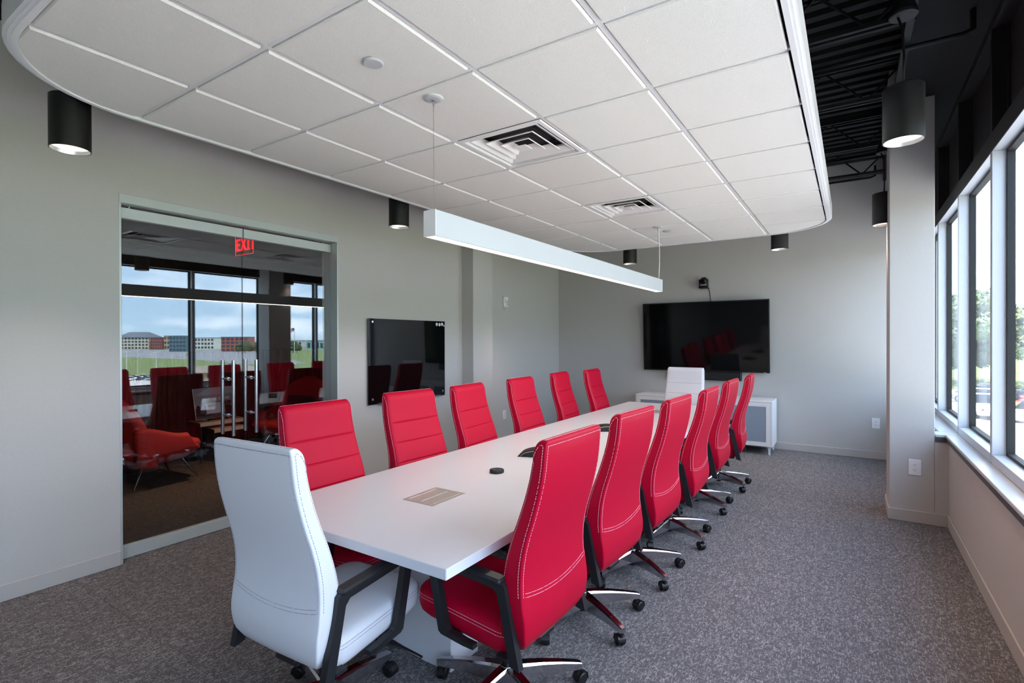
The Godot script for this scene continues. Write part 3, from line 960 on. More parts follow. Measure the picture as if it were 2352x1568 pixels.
# ---------------------------------------------------------------- lounge behind the doors
func build_lounge() -> void:
	struct("floor_lounge", box(Vector3(-7.75, -0.15, ZF + 0.15), Vector3(-4.475, 0, ZB - 0.15)), M.lounge_carpet, "brown carpet of the lounge")
	struct("ceiling_lounge", box(Vector3(-7.75, 2.75, ZF + 0.15), Vector3(-4.475, 2.9, ZB - 0.15)), M.lounge_ceiling, "lounge ceiling")
	struct("wall_lounge_front", box(Vector3(-7.75, 0, ZF), Vector3(-4.475, 2.75, ZF + 0.15)), M.lounge_wall, "lounge wall")
	struct("wall_lounge_back", box(Vector3(-7.75, 0, ZB - 0.15), Vector3(-4.475, 2.75, ZB)), M.lounge_wall, "lounge wall")
	var pw := struct("wall_planks", box(Vector3(-7.75, 0, ZB), Vector3(-7.36, 2.75, ZF)), M.lounge_dark, "dark lounge wall clad below in brown wooden planks")
	var plank := commit(cbox(Vector3(0, 0.7, 0), Vector3(0.02, 1.4, 0.113), 0.004))
	var z := -0.6
	var r := RandomNumberGenerator.new()
	r.seed = 9
	while z > ZB + 0.1:
		obj("plank", plank, M["plank_%d" % (r.randi() % 4)], pw, Vector3(-7.348 + r.randf_range(-0.002, 0.002), 0, z))
		z -= 0.118
	# armchairs
	var a := armchair("red upholstered lounge armchair with a black pillow left of the side table")
	a.position = Vector3(-6.5, 0, -2.55)
	a.rotation.y = 0.1
	copy(a, "lounge_armchair", "red upholstered lounge armchair with rounded back behind the door handles", Vector3(-6.75, 0, -4.55), PI + 0.35, "lounge armchairs")
	for k in 2:
		var pl := begin()
		var rings := []
		for q in 7:
			var t := q / 6.0
			var s := sqrt(maxf(0.0, 1.0 - pow(t * 2.0 - 1.0, 2.0)))
			var ring := PackedVector3Array()
			for p in rrect(0.10 + 0.12 * s, 0.06 + 0.10 * s, 0.05, 4): ring.append(Vector3(p.x, p.y, (t - 0.5) * 0.15))
			rings.append(ring)
		loft(pl, rings)
		var o := obj("throw_pillow", pl, M.pillow_black, self, [Vector3(-6.5, 0.60, -2.44), Vector3(-6.70, 0.60, -4.66)][k], [Vector3(-0.4, 0.1, 0), Vector3(-0.4, PI + 0.35, 0)][k])
		tag(o, ["black throw pillow on the red armchair left of the side table", "black throw pillow on the red armchair behind the door handles"][k], "pillow", "black throw pillows")
	# nested side tables
	for k in 2:
		var h: float = [0.505, 0.42][k]
		var wz: float = [0.6, 0.42][k]
		var t := thing("side_table", ["taller oak side table on thin black metal legs carrying the picture", "lower oak side table nested under the taller one"][k], "side table", Vector3(-7.02 + 0.10 * k, 0, -3.6 - 0.03 * k), 0.0, "nested side tables in the lounge")
		obj("table_top", span(Vector3(-0.17, h - 0.045, -wz * 0.5), Vector3(0.17, h, wz * 0.5), 0.002), M.oak, t)
		obj("edge_band", span(Vector3(0.1695, h - 0.0445, -wz * 0.5 + 0.001), Vector3(0.172, h - 0.001, wz * 0.5 - 0.001), 0.0005), M.oak_edge, t)
		for s in [-1, 1]:
			for u in [-1, 1]:
				obj("leg", span(Vector3(u * 0.158 - 0.007, 0, s * (wz * 0.5 - 0.012) - 0.007), Vector3(u * 0.158 + 0.007, h - 0.045, s * (wz * 0.5 - 0.012) + 0.007), 0.001), M.black_steel, t)
			obj("end_plate", span(Vector3(-0.17, h - 0.06, s * (wz * 0.5 + 0.003) - 0.003), Vector3(0.17, h + 0.001, s * (wz * 0.5 + 0.003) + 0.003), 0.001), M.black_steel, t)
	# group photograph on an easel
	var e := thing("photo_print", "large unframed group photograph leaning on a small black easel in the lounge", "picture", Vector3(-6.99, 0.505, -3.56), 0.1)
	var lean := Transform3D(Basis(Vector3.BACK, 0.2), Vector3(0.02, 0.03, 0))
	var st := begin()
	add_cbox(st, Vector3(0, 0.2, 0), Vector3(0.012, 0.4, 0.54), 0.001, lean)
	obj("board", st, M.white_plastic, e)
	var pm := mat("photo", Color(1, 1, 1), 0.35)
	pm.albedo_texture = photo_tex()
	var q := QuadMesh.new()
	q.size = Vector2(0.536, 0.396)
	var ph := obj("print", q, pm, e)
	ph.transform = lean * Transform3D(Basis(Vector3.UP, PI / 2), Vector3(0.0065, 0.2, 0))
	for s in [-1, 1]:
		st = begin()
		tube(st, [Vector3(0.06, 0.0, s * 0.12), Vector3(0.05, 0.025, s * 0.12), Vector3(0.035, 0.026, s * 0.12)], 0.006, 6)
		tube(st, [Vector3(0.012, 0.03, s * 0.12), Vector3(-0.07, 0.30, s * 0.04)], 0.006, 6)
		tube(st, [Vector3(-0.07, 0.30, s * 0.04), Vector3(-0.13, 0.002, s * 0.06)], 0.006, 6)
		obj("easel_leg", st, M.black_steel, e)
	# exit sign hung from the lounge ceiling
	var xs := thing("exit_sign", "red lettered exit sign hanging from the lounge ceiling", "exit sign", Vector3(-5.05, 2.50, -2.86))
	obj("panel", span(Vector3(-0.16, -0.10, -0.004), Vector3(0.16, 0.11, 0.004), 0.001), M.exit_panel, xs)
	obj("mount", span(Vector3(-0.16, 0.11, -0.02), Vector3(0.16, 0.25, 0.02), 0.002), M.fixture_white, xs)
	var tm := TextMesh.new()
	var f := SystemFont.new()
	f.font_names = PackedStringArray(["Droid Sans"])
	f.font_weight = 700
	tm.font = f
	tm.text = "EXIT"
	tm.font_size = 64
	tm.pixel_size = 0.00265
	tm.depth = 0.002
	obj("letters", tm, M.exit_red, xs, Vector3(0.02, 0.0, 0.006))
	st = begin()
	extrude(st, PackedVector2Array([Vector2(-0.145, 0.0), Vector2(-0.118, 0.026), Vector2(-0.118, 0.008), Vector2(-0.118, -0.026)]), 0.004, 0.006)
	obj("arrow", st, M.exit_red, xs)
	st = begin()
	for r2 in [[-0.16, -0.10, 0.16, -0.097], [-0.16, -0.10, -0.157, 0.11], [0.157, -0.10, 0.16, 0.11]]: add_box(st, Vector3(r2[0], r2[1], 0.003), Vector3(r2[2], r2[3], 0.006))
	obj("border", st, M.exit_red, xs)
	# recessed lounge lamps
	for k in 3:
		var lp := Vector3(-5.75, 2.75, -1.2 - 2.2 * k)
		st = begin()
		lathe(st, Vector3.ZERO, [Vector2(0.075, -0.004), Vector2(0.085, -0.002), Vector2(0.085, 0.0)], 24)
		var o := obj("recessed_lamp", st, M.downlight_lens, self, lp)
		tag(o, ["round recessed ceiling lamp in the lounge nearest the camera", "middle round recessed ceiling lamp in the lounge", "round recessed ceiling lamp in the lounge farthest from the camera"][k], "recessed lamp", "recessed lounge lamps")
		var sl := SpotLight3D.new()
		sl.name = "lens_light"
		sl.light_color = Color(1.0, 0.86, 0.74)
		sl.light_energy = 4.5 if k == 1 else 2.2
		sl.light_size = 0.07
		sl.spot_angle = 36
		sl.spot_range = 12
		sl.spot_attenuation = 2.0
		sl.shadow_enabled = true
		o.add_child(sl)
		sl.position = Vector3(0, -0.012, 0)
		sl.rotation.x = -PI / 2

func armchair(label: String) -> Node3D:
	var t := thing("lounge_armchair", label, "armchair", Vector3.ZERO, 0.0, "lounge armchairs")
	# seat: a thick rounded cushion that narrows towards the floor; faces -z
	var st := begin()
	var rings := []
	for l in [[0.20, 0.19], [0.215, 0.25], [0.26, 0.31], [0.32, 0.345], [0.37, 0.352], [0.405, 0.34], [0.42, 0.30], [0.425, 0.2]]:
		var ring := PackedVector3Array()
		for p in rrect(l[1], l[1] * 1.08, 0.13, 6): ring.append(Vector3(p.x, l[0] + (0.02 if p.y < 0 else 0.0), p.y - 0.08))
		rings.append(ring)
	loft(st, rings)
	obj("seat", st, M.lounge_red, t)
	# back: a leaning slab with a domed top
	st = begin()
	rings = []
	for k in 13:
		var y := 0.22 + 0.78 * k / 12.0
		var u := k / 12.0
		var hw := 0.40 * sqrt(maxf(0.02, 1.0 - pow(maxf(0.0, u - 0.35) / 0.66, 2.4)))
		var zc := 0.22 + 0.16 * u
		var ring := PackedVector3Array()
		for p in rrect(hw, 0.075 * (1.0 - 0.45 * u), 0.05 * (1.0 - 0.4 * u), 5): ring.append(Vector3(p.x, y, zc + p.y - 0.10 * pow(p.x / 0.4, 2.0)))
		rings.append(ring)
	loft(st, rings)
	obj("backrest", st, M.lounge_red, t)
	for s in [-1, 1]:
		st = begin()
		rings = []
		for k in 12:
			var u := k / 11.0
			var z := 0.28 - 0.62 * u
			var top := 0.64 - 0.10 * smoothstep(0.1, 0.75, u) - 0.16 * smoothstep(0.8, 1.0, u)
			var bot := 0.30 + 0.04 * u
			var ring := PackedVector3Array()
			for p in rrect(0.055, (top - bot) * 0.5, 0.05, 5): ring.append(Vector3(s * 0.385 + p.x, (top + bot) * 0.5 + p.y, z))
			rings.append(ring)
		loft(st, rings)
		obj("armrest", st, M.lounge_red, t)
		for q in [-1, 1]:
			st = begin()
			cyl(st, Vector3(s * 0.2, 0.22, q * 0.2 - 0.08), Vector3(s * 0.28, 0.0, q * 0.33 - 0.08), 0.014, 0.01, 10)
			obj("leg", st, M.chrome, t)
	return t

func photo_tex() -> ImageTexture:
	var im := Image.create(536, 396, false, Image.FORMAT_RGB8)
	im.fill(rgb(172, 170, 170))
	var r := RandomNumberGenerator.new()
	r.seed = 3
	im.fill_rect(Rect2i(0, 90, 536, 120), rgb(140, 138, 138))
	for y in 90: im.fill_rect(Rect2i(0, y, int(190 - y * 2.0), 1), rgb(150, 148, 148))
	for k in 3: im.fill_rect(Rect2i(230 + k * 90, 130, 60, 34), rgb(188, 188, 190))
	im.fill_rect(Rect2i(0, 330, 536, 66), rgb(74, 66, 64))
	for x in range(0, 536, 3): im.fill_rect(Rect2i(x, 330 + r.randi() % 60, r.randi() % 20, 2), rgb(110, 102, 100))
	for k in 40:      # far row of people
		var x := 60 + r.randi() % 430
		im.fill_rect(Rect2i(x, 172 + r.randi() % 14, 12, 14), rgb(150, 110, 92))
		im.fill_rect(Rect2i(x - 6, 188, 22, 44), rgb(30, 28, 32))
	im.fill_rect(Rect2i(130, 196, 260, 140), rgb(190, 194, 204))
	for k in 14:
		var left := k % 2 == 0
		var x := (r.randi() % 120) if left else (400 + r.randi() % 120)
		var y := 196 + r.randi() % 40
		im.fill_rect(Rect2i(x, y, 16, 20), rgb(158, 116, 98))
		im.fill_rect(Rect2i(x - 12, y + 20, 40, 110), [rgb(28, 26, 30), rgb(40, 36, 40), rgb(22, 22, 28), rgb(150, 30, 36)][r.randi() % 4 if k > 10 else r.randi() % 3])
	im.fill_rect(Rect2i(170, 220, 90, 26), rgb(50, 48, 50))
	im.generate_mipmaps()
	return ImageTexture.create_from_image(im)

# ---------------------------------------------------------------- table and what lies on it
const TY := 0.745

func build_table() -> void:
	var t := thing("conference_table", "long white laminate conference table down the middle of the room", "table", Vector3(-1.80, 0, -3.915))
	for k in 2:
		var z0: float = [2.525, 0.055][k]
		var z1: float = [0.0565, -2.525][k]
		obj("table_top", span(Vector3(-0.61, TY - 0.041, z1), Vector3(0.61, TY, z0), 0.0015), M.laminate, t)
		var eb := begin()
		for s in [-1, 1]: add_box(eb, Vector3(s * 0.6105 - 0.0005, TY - 0.039, z1 + 0.001), Vector3(s * 0.6105 + 0.0005, TY - 0.0025, z0 - 0.001))
		var ez: float = z0 if k == 0 else z1
		add_box(eb, Vector3(-0.609, TY - 0.039, ez - 0.001), Vector3(0.609, TY - 0.0025, ez + 0.001))
		obj("edge_band", eb, M.laminate_edge, t)
	for z in [1.955, 0.0, -1.955]:
		obj("pedestal", span(Vector3(-0.205, 0, z - 0.105), Vector3(0.24, TY - 0.041, z + 0.105), 0.002), M.laminate_edge, t)
	# power boxes let into the top
	for k in 2:
		var p := thing("table_power_box", ["champagne metal power box let into the near end of the table", "grey metal power box let into the far end of the table"][k], "power box", Vector3(-1.793, TY, -2.007 if k == 0 else -5.7), 0.0, "power boxes in the table top")
		var st := begin()
		for s in [-1, 1]:
			add_box(st, Vector3(s * 0.092 - 0.010, 0.0, -0.125), Vector3(s * 0.092 + 0.010, 0.0025, 0.125))
			add_box(st, Vector3(-0.082, 0.0, s * 0.1145 - 0.0105), Vector3(0.082, 0.0025, s * 0.1145 + 0.0105))
		obj("frame", st, M.champagne, p)
		for s in [-1, 1]:
			obj("lid", span(Vector3(s * 0.041 - 0.0385, 0.0002, -0.102), Vector3(s * 0.041 + 0.0385, 0.002, 0.102), 0.0005), M.champagne, p)
		for x in [-0.081, -0.001, 0.079]:
			obj("bright_edge", span(Vector3(x, 0.001, -0.102), Vector3(x + 0.0032, 0.0034, 0.102), 0.0005), M.bright_edge, p)
	# round control puck with a pale emblem
	var c := thing("table_puck", "small round black puck with a pale curved emblem on the table", "puck", Vector3(-1.80, TY, -2.575), 0.5)
	var st := begin()
	lathe(st, Vector3.ZERO, [Vector2(0.041, 0), Vector2(0.044, 0.002), Vector2(0.044, 0.017), Vector2(0.041, 0.0195)], 32)
	obj("body", st, M.black_plastic, c)
	for k in 2:
		st = begin()
		var flat := Transform3D(Basis(Vector3.RIGHT, Vector3.BACK, Vector3.UP), Vector3.ZERO)
		var s := 1.0 if k == 0 else -1.0
		var poly := PackedVector2Array()
		for q in 9:
			var u := q / 8.0
			poly.append(Vector2(s * (-0.034 + 0.062 * u), s * (-0.006 - 0.016 * sin(u * PI))))
		for q in 9:
			var u := 1.0 - q / 8.0
			poly.append(Vector2(s * (-0.034 + 0.062 * u), s * (-0.003 - 0.006 * sin(u * PI * 0.8))))
		extrude(st, poly, 0.0195, 0.0203, flat)
		obj("emblem", st, M.logo_silver, c)
	# two arched black speakerphones
	for k in 2:
		var sp := thing("speakerphone", ["arched black speakerphone on the table behind the nearest red chair", "arched black speakerphone in the middle of the table"][k], "speakerphone", [Vector3(-1.80, TY, -3.10), Vector3(-1.80, TY, -4.28)][k], [0.35, 0.55][k], "speakerphones on the table")
		st = begin()
		var prof := PackedVector2Array()
		for q in 15:
			var u := q / 14.0 * 2.0 - 1.0
			prof.append(Vector2(0.15 * u, 0.052 * pow(1.0 - u * u, 0.62) + 0.002))
		prof.append(Vector2(0.15, 0.0))
		prof.append(Vector2(-0.15, 0.0))
		extrude(st, prof, -0.055, 0.055)
		obj("body", st, M.black_plastic, sp)
		st = begin()
		var arc := []
		for q in 15:
			var u := q / 14.0 * 2.0 - 1.0
			arc.append(Vector3(0.13 * u, 0.04 * pow(1.0 - u * u, 0.62) + 0.004, 0.0555))
		tube(st, arc, 0.0022, 6)
		obj("trim_arc", st, M.logo_silver, sp)
		st = begin()
		var low := PackedVector2Array()
		for q in 15:
			var u := q / 14.0 * 2.0 - 1.0
			low.append(Vector2(0.125 * u, 0.036 * pow(1.0 - u * u, 0.62) + 0.003))
		low.append(Vector2(0.0, 0.001))
		extrude(st, low, 0.053, 0.057)
		obj("grille", st, M.caster_black, sp)

# ---------------------------------------------------------------- conference chairs
func curve_at(c: Array, y: float) -> float:
	if y <= c[0][0]: return c[0][1]
	for i in c.size() - 1:
		if y <= c[i + 1][0]:
			var t: float = (y - c[i][0]) / (c[i + 1][0] - c[i][0])
			# Catmull-Rom keeps the outline flowing
			var p0: float = c[maxi(i - 1, 0)][1]
			var p3: float = c[mini(i + 2, c.size() - 1)][1]
			return cubic_interpolate(c[i][1], c[i + 1][1], p0, p3, t)
	return c[c.size() - 1][1]

const BTOP := 1.185
var c_rear := [[0.355, 0.150], [0.37, 0.200], [0.39, 0.226], [0.43, 0.248], [0.50, 0.256], [0.57, 0.248], [0.64, 0.240], [0.72, 0.243], [0.80, 0.258], [0.90, 0.288], [1.0, 0.314], [1.08, 0.328], [1.185, 0.336]]
var c_front := [[0.355, 0.11], [0.42, 0.125], [0.50, 0.132], [0.60, 0.138], [0.70, 0.150], [0.80, 0.176], [0.90, 0.212], [1.0, 0.243], [1.08, 0.261], [1.185, 0.274]]
var c_half := [[0.355, 0.150], [0.37, 0.190], [0.39, 0.216], [0.43, 0.240], [0.48, 0.251], [0.56, 0.256], [0.64, 0.251], [0.80, 0.242], [1.0, 0.234], [1.185, 0.229]]
var grooves := [0.60, 0.73, 0.857, 0.985]

# outline of the back at one height: rear half depth, front half depth and half width, with the rounded top taken off
func back_at(y: float) -> Array:
	var over: float = maxf(0.0, y - (BTOP - 0.05)) / 0.05
	var rear: float = maxf(0.0, y - (BTOP - 0.012)) / 0.012
	var zr: float = curve_at(c_rear, y) - 0.012 * (1.0 - sqrt(maxf(0.0, 1.0 - rear * rear)))
	var zf: float = curve_at(c_front, y) + 0.044 * (1.0 - sqrt(maxf(0.0, 1.0 - over * over)))
	var hw: float = curve_at(c_half, y) - 0.016 * (1.0 - sqrt(maxf(0.0, 1.0 - over * over)))
	return [zr, zf, hw]

func back_mesh() -> ArrayMesh:
	var ys := []
	var y := 0.355
	while y < BTOP - 0.0501:
		ys.append(y)
		y += 0.0175
	for g in grooves:
		for d in [-0.0075, -0.004, -0.0015, 0.0, 0.0015, 0.004, 0.0075]: ys.append(g + d)
	for k in 13: ys.append(BTOP - 0.05 + 0.05 * sin(PI * 0.5 * k / 12.0))
	ys.sort()
	var rings := []
	for yy in ys:
		var e := back_at(yy)
		var zr: float = e[0]
		var zf: float = e[1]
		var hw: float = e[2]
		var gr := 0.0
		for g in grooves: gr = maxf(gr, 1.0 - absf(yy - g) / 0.007)
		gr = pow(maxf(gr, 0.0), 1.6)
		var ring := PackedVector3Array()
		var hd := (zr - zf) * 0.5
		var bow := 0.006 * smoothstep(BTOP, BTOP - 0.06, yy)
		for p in rrect(1.0, 1.0, 0.5, 6):
			# rrect only gives the order round the outline here; corners get their own radii
			var rear := p.y > 0
			var r := minf(0.007 if rear else 0.030, hd * 0.95)
			var cx: float = signf(p.x) * (hw - r)
			var cz: float = (zr - r) if rear else (zf + r)
			var q := Vector2(p.x - signf(p.x) * 0.5, p.y - signf(p.y) * 0.5) * 2.0 * r
			var v := Vector3(cx + q.x, yy, cz + q.y)
			var inner := 1.0 - smoothstep(0.80, 0.97, absf(v.x) / hw)
			if rear: v.z += bow * (1.0 - pow(v.x / hw, 2.0))
			else: v.z += 0.007 * gr * inner
			ring.append(v)
		rings.append(ring)
	var wide := widened(rings)
	for i in wide.size():
		var yy: float = ys[i]
		var e := back_at(yy)
		var gr := 0.0
		for g in grooves: gr = maxf(gr, 1.0 - absf(yy - g) / 0.007)
		gr = pow(maxf(gr, 0.0), 1.6)
		var bow := 0.006 * smoothstep(BTOP, BTOP - 0.06, yy)
		for k in wide[i].size():
			var v: Vector3 = wide[i][k]
			if k % 11 < 6: continue
			var rel := 1.0 - pow(v.x / e[2], 2.0)
			if absf(v.x) > e[2] * 0.93: continue
			if v.z > (e[0] + e[1]) * 0.5: v.z = e[0] + bow * rel
			elif absf(v.x) < e[2] * 0.9: v.z = e[1] + 0.007 * gr * (1.0 - smoothstep(0.80, 0.97, absf(v.x) / e[2])) - 0.003 * rel
			wide[i][k] = v
	var st := begin()
	loft(st, wide)
	return commit(st)

# add points along the long straight sides of each ring (between the corner arcs)
func widened(rings: Array) -> Array:
	var out := []
	for r in rings:
		var n: int = r.size()
		var ring := PackedVector3Array()
		for k in n:
			var a: Vector3 = r[k]
			var b: Vector3 = r[(k + 1) % n]
			ring.append(a)
			if k % 6 == 5:
				for q in [0.06, 0.2, 0.5, 0.8, 0.94]: ring.append(a.lerp(b, q))
		out.append(ring)
	return out

func seat_plan(inset: float, y: float) -> PackedVector3Array:
	var ring := PackedVector3Array()
	for p in rrect(0.242 - inset, 0.262 - inset, 0.07, 7):
		var hx := p.x * (1.0 - 0.05 * clampf(-p.y / 0.24, 0, 1))
		ring.append(Vector3(hx, y + (-p.y) * 0.07, p.y - 0.078))
	return ring

func make_chair(called: String, leather: Material, thread: Material, label: String, group: String) -> Node3D:
	var t := thing(called, label, "chair", Vector3.ZERO, 0.0, group)
	obj("backrest", back_mesh(), leather, t)
	# stitching on the back: both rear edges, top, and the curved cross seam
	var st := begin()
	for s in [-1, 1]:
		for off in [0, 1]:
			var pts := []
			var y := 0.60
			while y < BTOP - 0.012:
				var e := back_at(y)
				if off == 0: pts.append(Vector3(s * (e[2] - 0.012), y, e[0] + 0.0014))
				else: pts.append(Vector3(s * (e[2] + 0.0004), y, e[0] - 0.014))
				y += 0.02
			if off == 1:      # the side seam runs on over the rounded top
				for k in 7:
					var y2 := BTOP - 0.02 - 0.05 * pow(k / 6.0, 2.0)
					var e := back_at(y2)
					pts.append(Vector3(s * (e[2] + 0.0006), y2 + 0.008 * sin(k / 6.0 * PI), lerpf(e[0] - 0.016, e[1] + 0.012, k / 6.0)))
				var y3 := BTOP - 0.09
				while y3 > 0.62:
					var e := back_at(y3)
					pts.append(Vector3(s * (e[2] - 0.004), y3, e[1] + 0.016))
					y3 -= 0.03
			stitches(st, pts)
	for off in [0, 1]:
		var pts := []
		for k in 25:
			var u := k / 24.0 * 2.0 - 1.0
			var y: float = BTOP - 0.022 if off == 0 else BTOP - 0.0005
			var e := back_at(y)
			var hw: float = back_at(BTOP - 0.02)[2] - 0.010
			var z: float = back_at(BTOP - 0.02)[0]
			pts.append(Vector3(u * hw, y + 0.0008, z + 0.001 + 0.0035 * (1.0 - u * u) if off == 0 else z - 0.012))
		stitches(st, pts)
		pts = []
		for k in 31:
			var u := k / 30.0 * 2.0 - 1.0
			var y: float = 0.602 - 0.030 * (1.0 - u * u) + 0.013 * off
			var hw := curve_at(c_half, y) - 0.008
			var edge := maxf(0.0, absf(u) - 0.93) / 0.07
			pts.append(Vector3(u * hw, y, curve_at(c_rear, y) + 0.0015 + 0.004 * (1.0 - u * u) - 0.012 * edge * edge))
		stitches(st, pts)
	obj("back_stitching", st, thread, t)
	# seat cushion
	st = begin()
	var rings := []
	for l in [[0.05, 0.352], [0.022, 0.36], [0.006, 0.378], [0.0, 0.40], [0.0, 0.44], [0.003, 0.455], [0.012, 0.468], [0.03, 0.476], [0.07, 0.479], [0.15, 0.48]]:
		rings.append(seat_plan(l[0], l[1]))
	loft(st, rings)
	obj("seat", st, leather, t)
	st = begin()
	for off in [0, 1]:
		var ring := seat_plan(-0.0008 + 0.0005 * off, 0.437 + 0.013 * off)
		var pts := []
		for k in ring.size() + 1:
			var p := ring[(k + 7) % ring.size()]
			pts.append(p)
		stitches(st, pts)
	obj("seat_stitching", st, thread, t)
	# arms: a leaning loop of flat black bar with a pad on top
	for s in [-1, 1]:
		st = begin()
		var outer := PackedVector2Array([Vector2(0.246, 0.342), Vector2(0.180, 0.634), Vector2(0.166, 0.645), Vector2(-0.205, 0.668), Vector2(-0.215, 0.66), Vector2(-0.150, 0.372), Vector2(-0.135, 0.362), Vector2(-0.02, 0.352), Vector2(0.03, 0.352)])
		var inner := PackedVector2Array([Vector2(0.202, 0.350), Vector2(0.148, 0.597), Vector2(0.128, 0.617), Vector2(-0.150, 0.637), Vector2(-0.164, 0.622), Vector2(-0.112, 0.398), Vector2(-0.098, 0.384), Vector2(-0.015, 0.372), Vector2(0.03, 0.370)])
		var x0 := 0.245
		var x1 := 0.275
		for k in outer.size() - 1:
			var a := outer[k]
			var b := outer[k + 1]
			var c := inner[k + 1]
			var d := inner[k]
			var m2 := (a + b + c + d) * 0.25
			var cc := Vector3(s * (x0 + x1) * 0.5, m2.y, m2.x)
			var P := func(v: Vector2, x: float) -> Vector3: return Vector3(s * x, v.y, v.x)
			for x in [x0, x1]: oquad(st, P.call(a, x), P.call(b, x), P.call(c, x), P.call(d, x), cc)
			oquad(st, P.call(a, x0), P.call(b, x0), P.call(b, x1), P.call(a, x1), cc)
			oquad(st, P.call(d, x0), P.call(c, x0), P.call(c, x1), P.call(d, x1), cc)
			if k == 0: oquad(st, P.call(a, x0), P.call(d, x0), P.call(d, x1), P.call(a, x1), cc)
			if k == outer.size() - 2: oquad(st, P.call(b, x0), P.call(c, x0), P.call(c, x1), P.call(b, x1), cc)
		# feet of the loop reach in under the seat
		add_box(st, Vector3(0.15 if s > 0 else -0.26, 0.350, 0.13), Vector3(0.26 if s > 0 else -0.15, 0.362, 0.18))
		add_box(st, Vector3(0.15 if s > 0 else -0.26, 0.356, -0.13), Vector3(0.26 if s > 0 else -0.15, 0.368, -0.07))
		var arm := obj("armrest", st, M.arm_plastic, t)
		st = begin()
		var tilt := Transform3D(Basis(Vector3.RIGHT, 0.06), Vector3(s * 0.26, 0.661, -0.020))
		add_cbox(st, Vector3.ZERO, Vector3(0.056, 0.022, 0.378), 0.008, tilt)
		obj("arm_pad", st, M.arm_plastic, arm)
	# mechanism, lever, gas lift
	st = begin()
	add_cbox(st, Vector3(0, 0.338, 0.0), Vector3(0.17, 0.05, 0.24), 0.012)
	add_cbox(st, Vector3(0, 0.345, 0.1), Vector3(0.12, 0.03, 0.2), 0.008)
	obj("tilt_mechanism", st, M.caster_black, t)
	st = begin()
	loft(st, [lever_ring(0.07, 0.335, 0.016, 0.006), lever_ring(0.16, 0.325, 0.020, 0.006), lever_ring(0.23, 0.308, 0.017, 0.005), lever_ring(0.28, 0.296, 0.009, 0.005), lever_ring(0.36, 0.272, 0.008, 0.004)])
	obj("tilt_lever", st, M.caster_black, t)
	st = begin()
	lathe(st, Vector3.ZERO, [Vector2(0.024, 0.045), Vector2(0.025, 0.05), Vector2(0.025, 0.235), Vector2(0.015, 0.237), Vector2(0.015, 0.27), Vector2(0.036, 0.272), Vector2(0.044, 0.315)], 20)
	obj("gas_lift", st, M.caster_black, t)
	# five-star base
	st = begin()
	lathe(st, Vector3.ZERO, [Vector2(0.026, 0.062), Vector2(0.031, 0.068), Vector2(0.036, 0.145), Vector2(0.033, 0.151), Vector2(0.026, 0.152)], 24)
	var base := obj("base_hub", st, M.chrome, t)
	st = begin()
	rings = []
	for l in [[0.024, 0.027, 0.068, 0.150], [0.07, 0.025, 0.072, 0.148], [0.16, 0.022, 0.078, 0.138], [0.25, 0.019, 0.080, 0.123], [0.322, 0.017, 0.076, 0.108], [0.340, 0.015, 0.077, 0.102]]:
		var ring := PackedVector3Array()
		for p in [Vector2(-1, 0), Vector2(-0.8, 0.0), Vector2(0.8, 0.0), Vector2(1, 0), Vector2(1, 0.86), Vector2(0.72, 1.0), Vector2(-0.72, 1.0), Vector2(-1, 0.86)]:
			ring.append(Vector3(p.x * l[1], lerpf(l[2], l[3], p.y), l[0]))
		rings.append(ring)
	loft(st, rings, true, true, false)
	var leg := commit(st)
	var hood := hood_mesh()
	for k in 5:
		var a := TAU * (k + 0.5) / 5.0
		var d := Vector3(sin(a), 0, cos(a))
		obj("base_leg", leg, M.chrome, base, Vector3.ZERO, Vector3(0, a, 0))
		obj("caster", hood, M.caster_black, base, d * 0.325 + Vector3(0, 0.0285, 0), Vector3(0, a * 1.7 + k * 1.3, 0))
	return t

func lever_ring(x: float, y: float, hz: float, hy: float) -> PackedVector3Array:
	var ring := PackedVector3Array()
	for p in rrect(hz, hy, hy * 0.9, 3): ring.append(Vector3(x, y + p.y, -0.09 + p.x - (x - 0.07) * 0.25))
	return ring

func hood_mesh() -> ArrayMesh:
	var st := begin()
	var poly := PackedVector2Array()
	for k in 13:
		var a := deg_to_rad(-20 + 205.0 * k / 12.0)
		poly.append(Vector2(cos(a), sin(a)) * 0.0315)
	for k in 13:
		var a := deg_to_rad(185 - 205.0 * k / 12.0)
		poly.append(Vector2(cos(a), sin(a)) * 0.0285)
	var t := Transform3D(Basis(Vector3.BACK, Vector3.UP, Vector3.LEFT), Vector3(0, 0, 0.018))
	extrude(st, poly, -0.0205, 0.0205, t)
	cyl(st, Vector3(-0.003, 0, 0.018), Vector3(0.003, 0, 0.018), 0.008, 0.008, 10)
	for s in [-1, 1]:
		cyl(st, Vector3(s * 0.004, 0, 0.018), Vector3(s * 0.018, 0, 0.018), 0.0278, 0.0278, 18)
		cyl(st, Vector3(s * 0.018, 0, 0.018), Vector3(s * 0.021, 0, 0.018), 0.024, 0.020, 18)
	cyl(st, Vector3(0, 0.028, 0), Vector3(0, 0.062, 0), 0.0065, 0.0065, 10)
	cyl(st, Vector3(0, 0.022, 0), Vector3(0, 0.034, 0), 0.0105, 0.0095, 12)
	return commit(st)

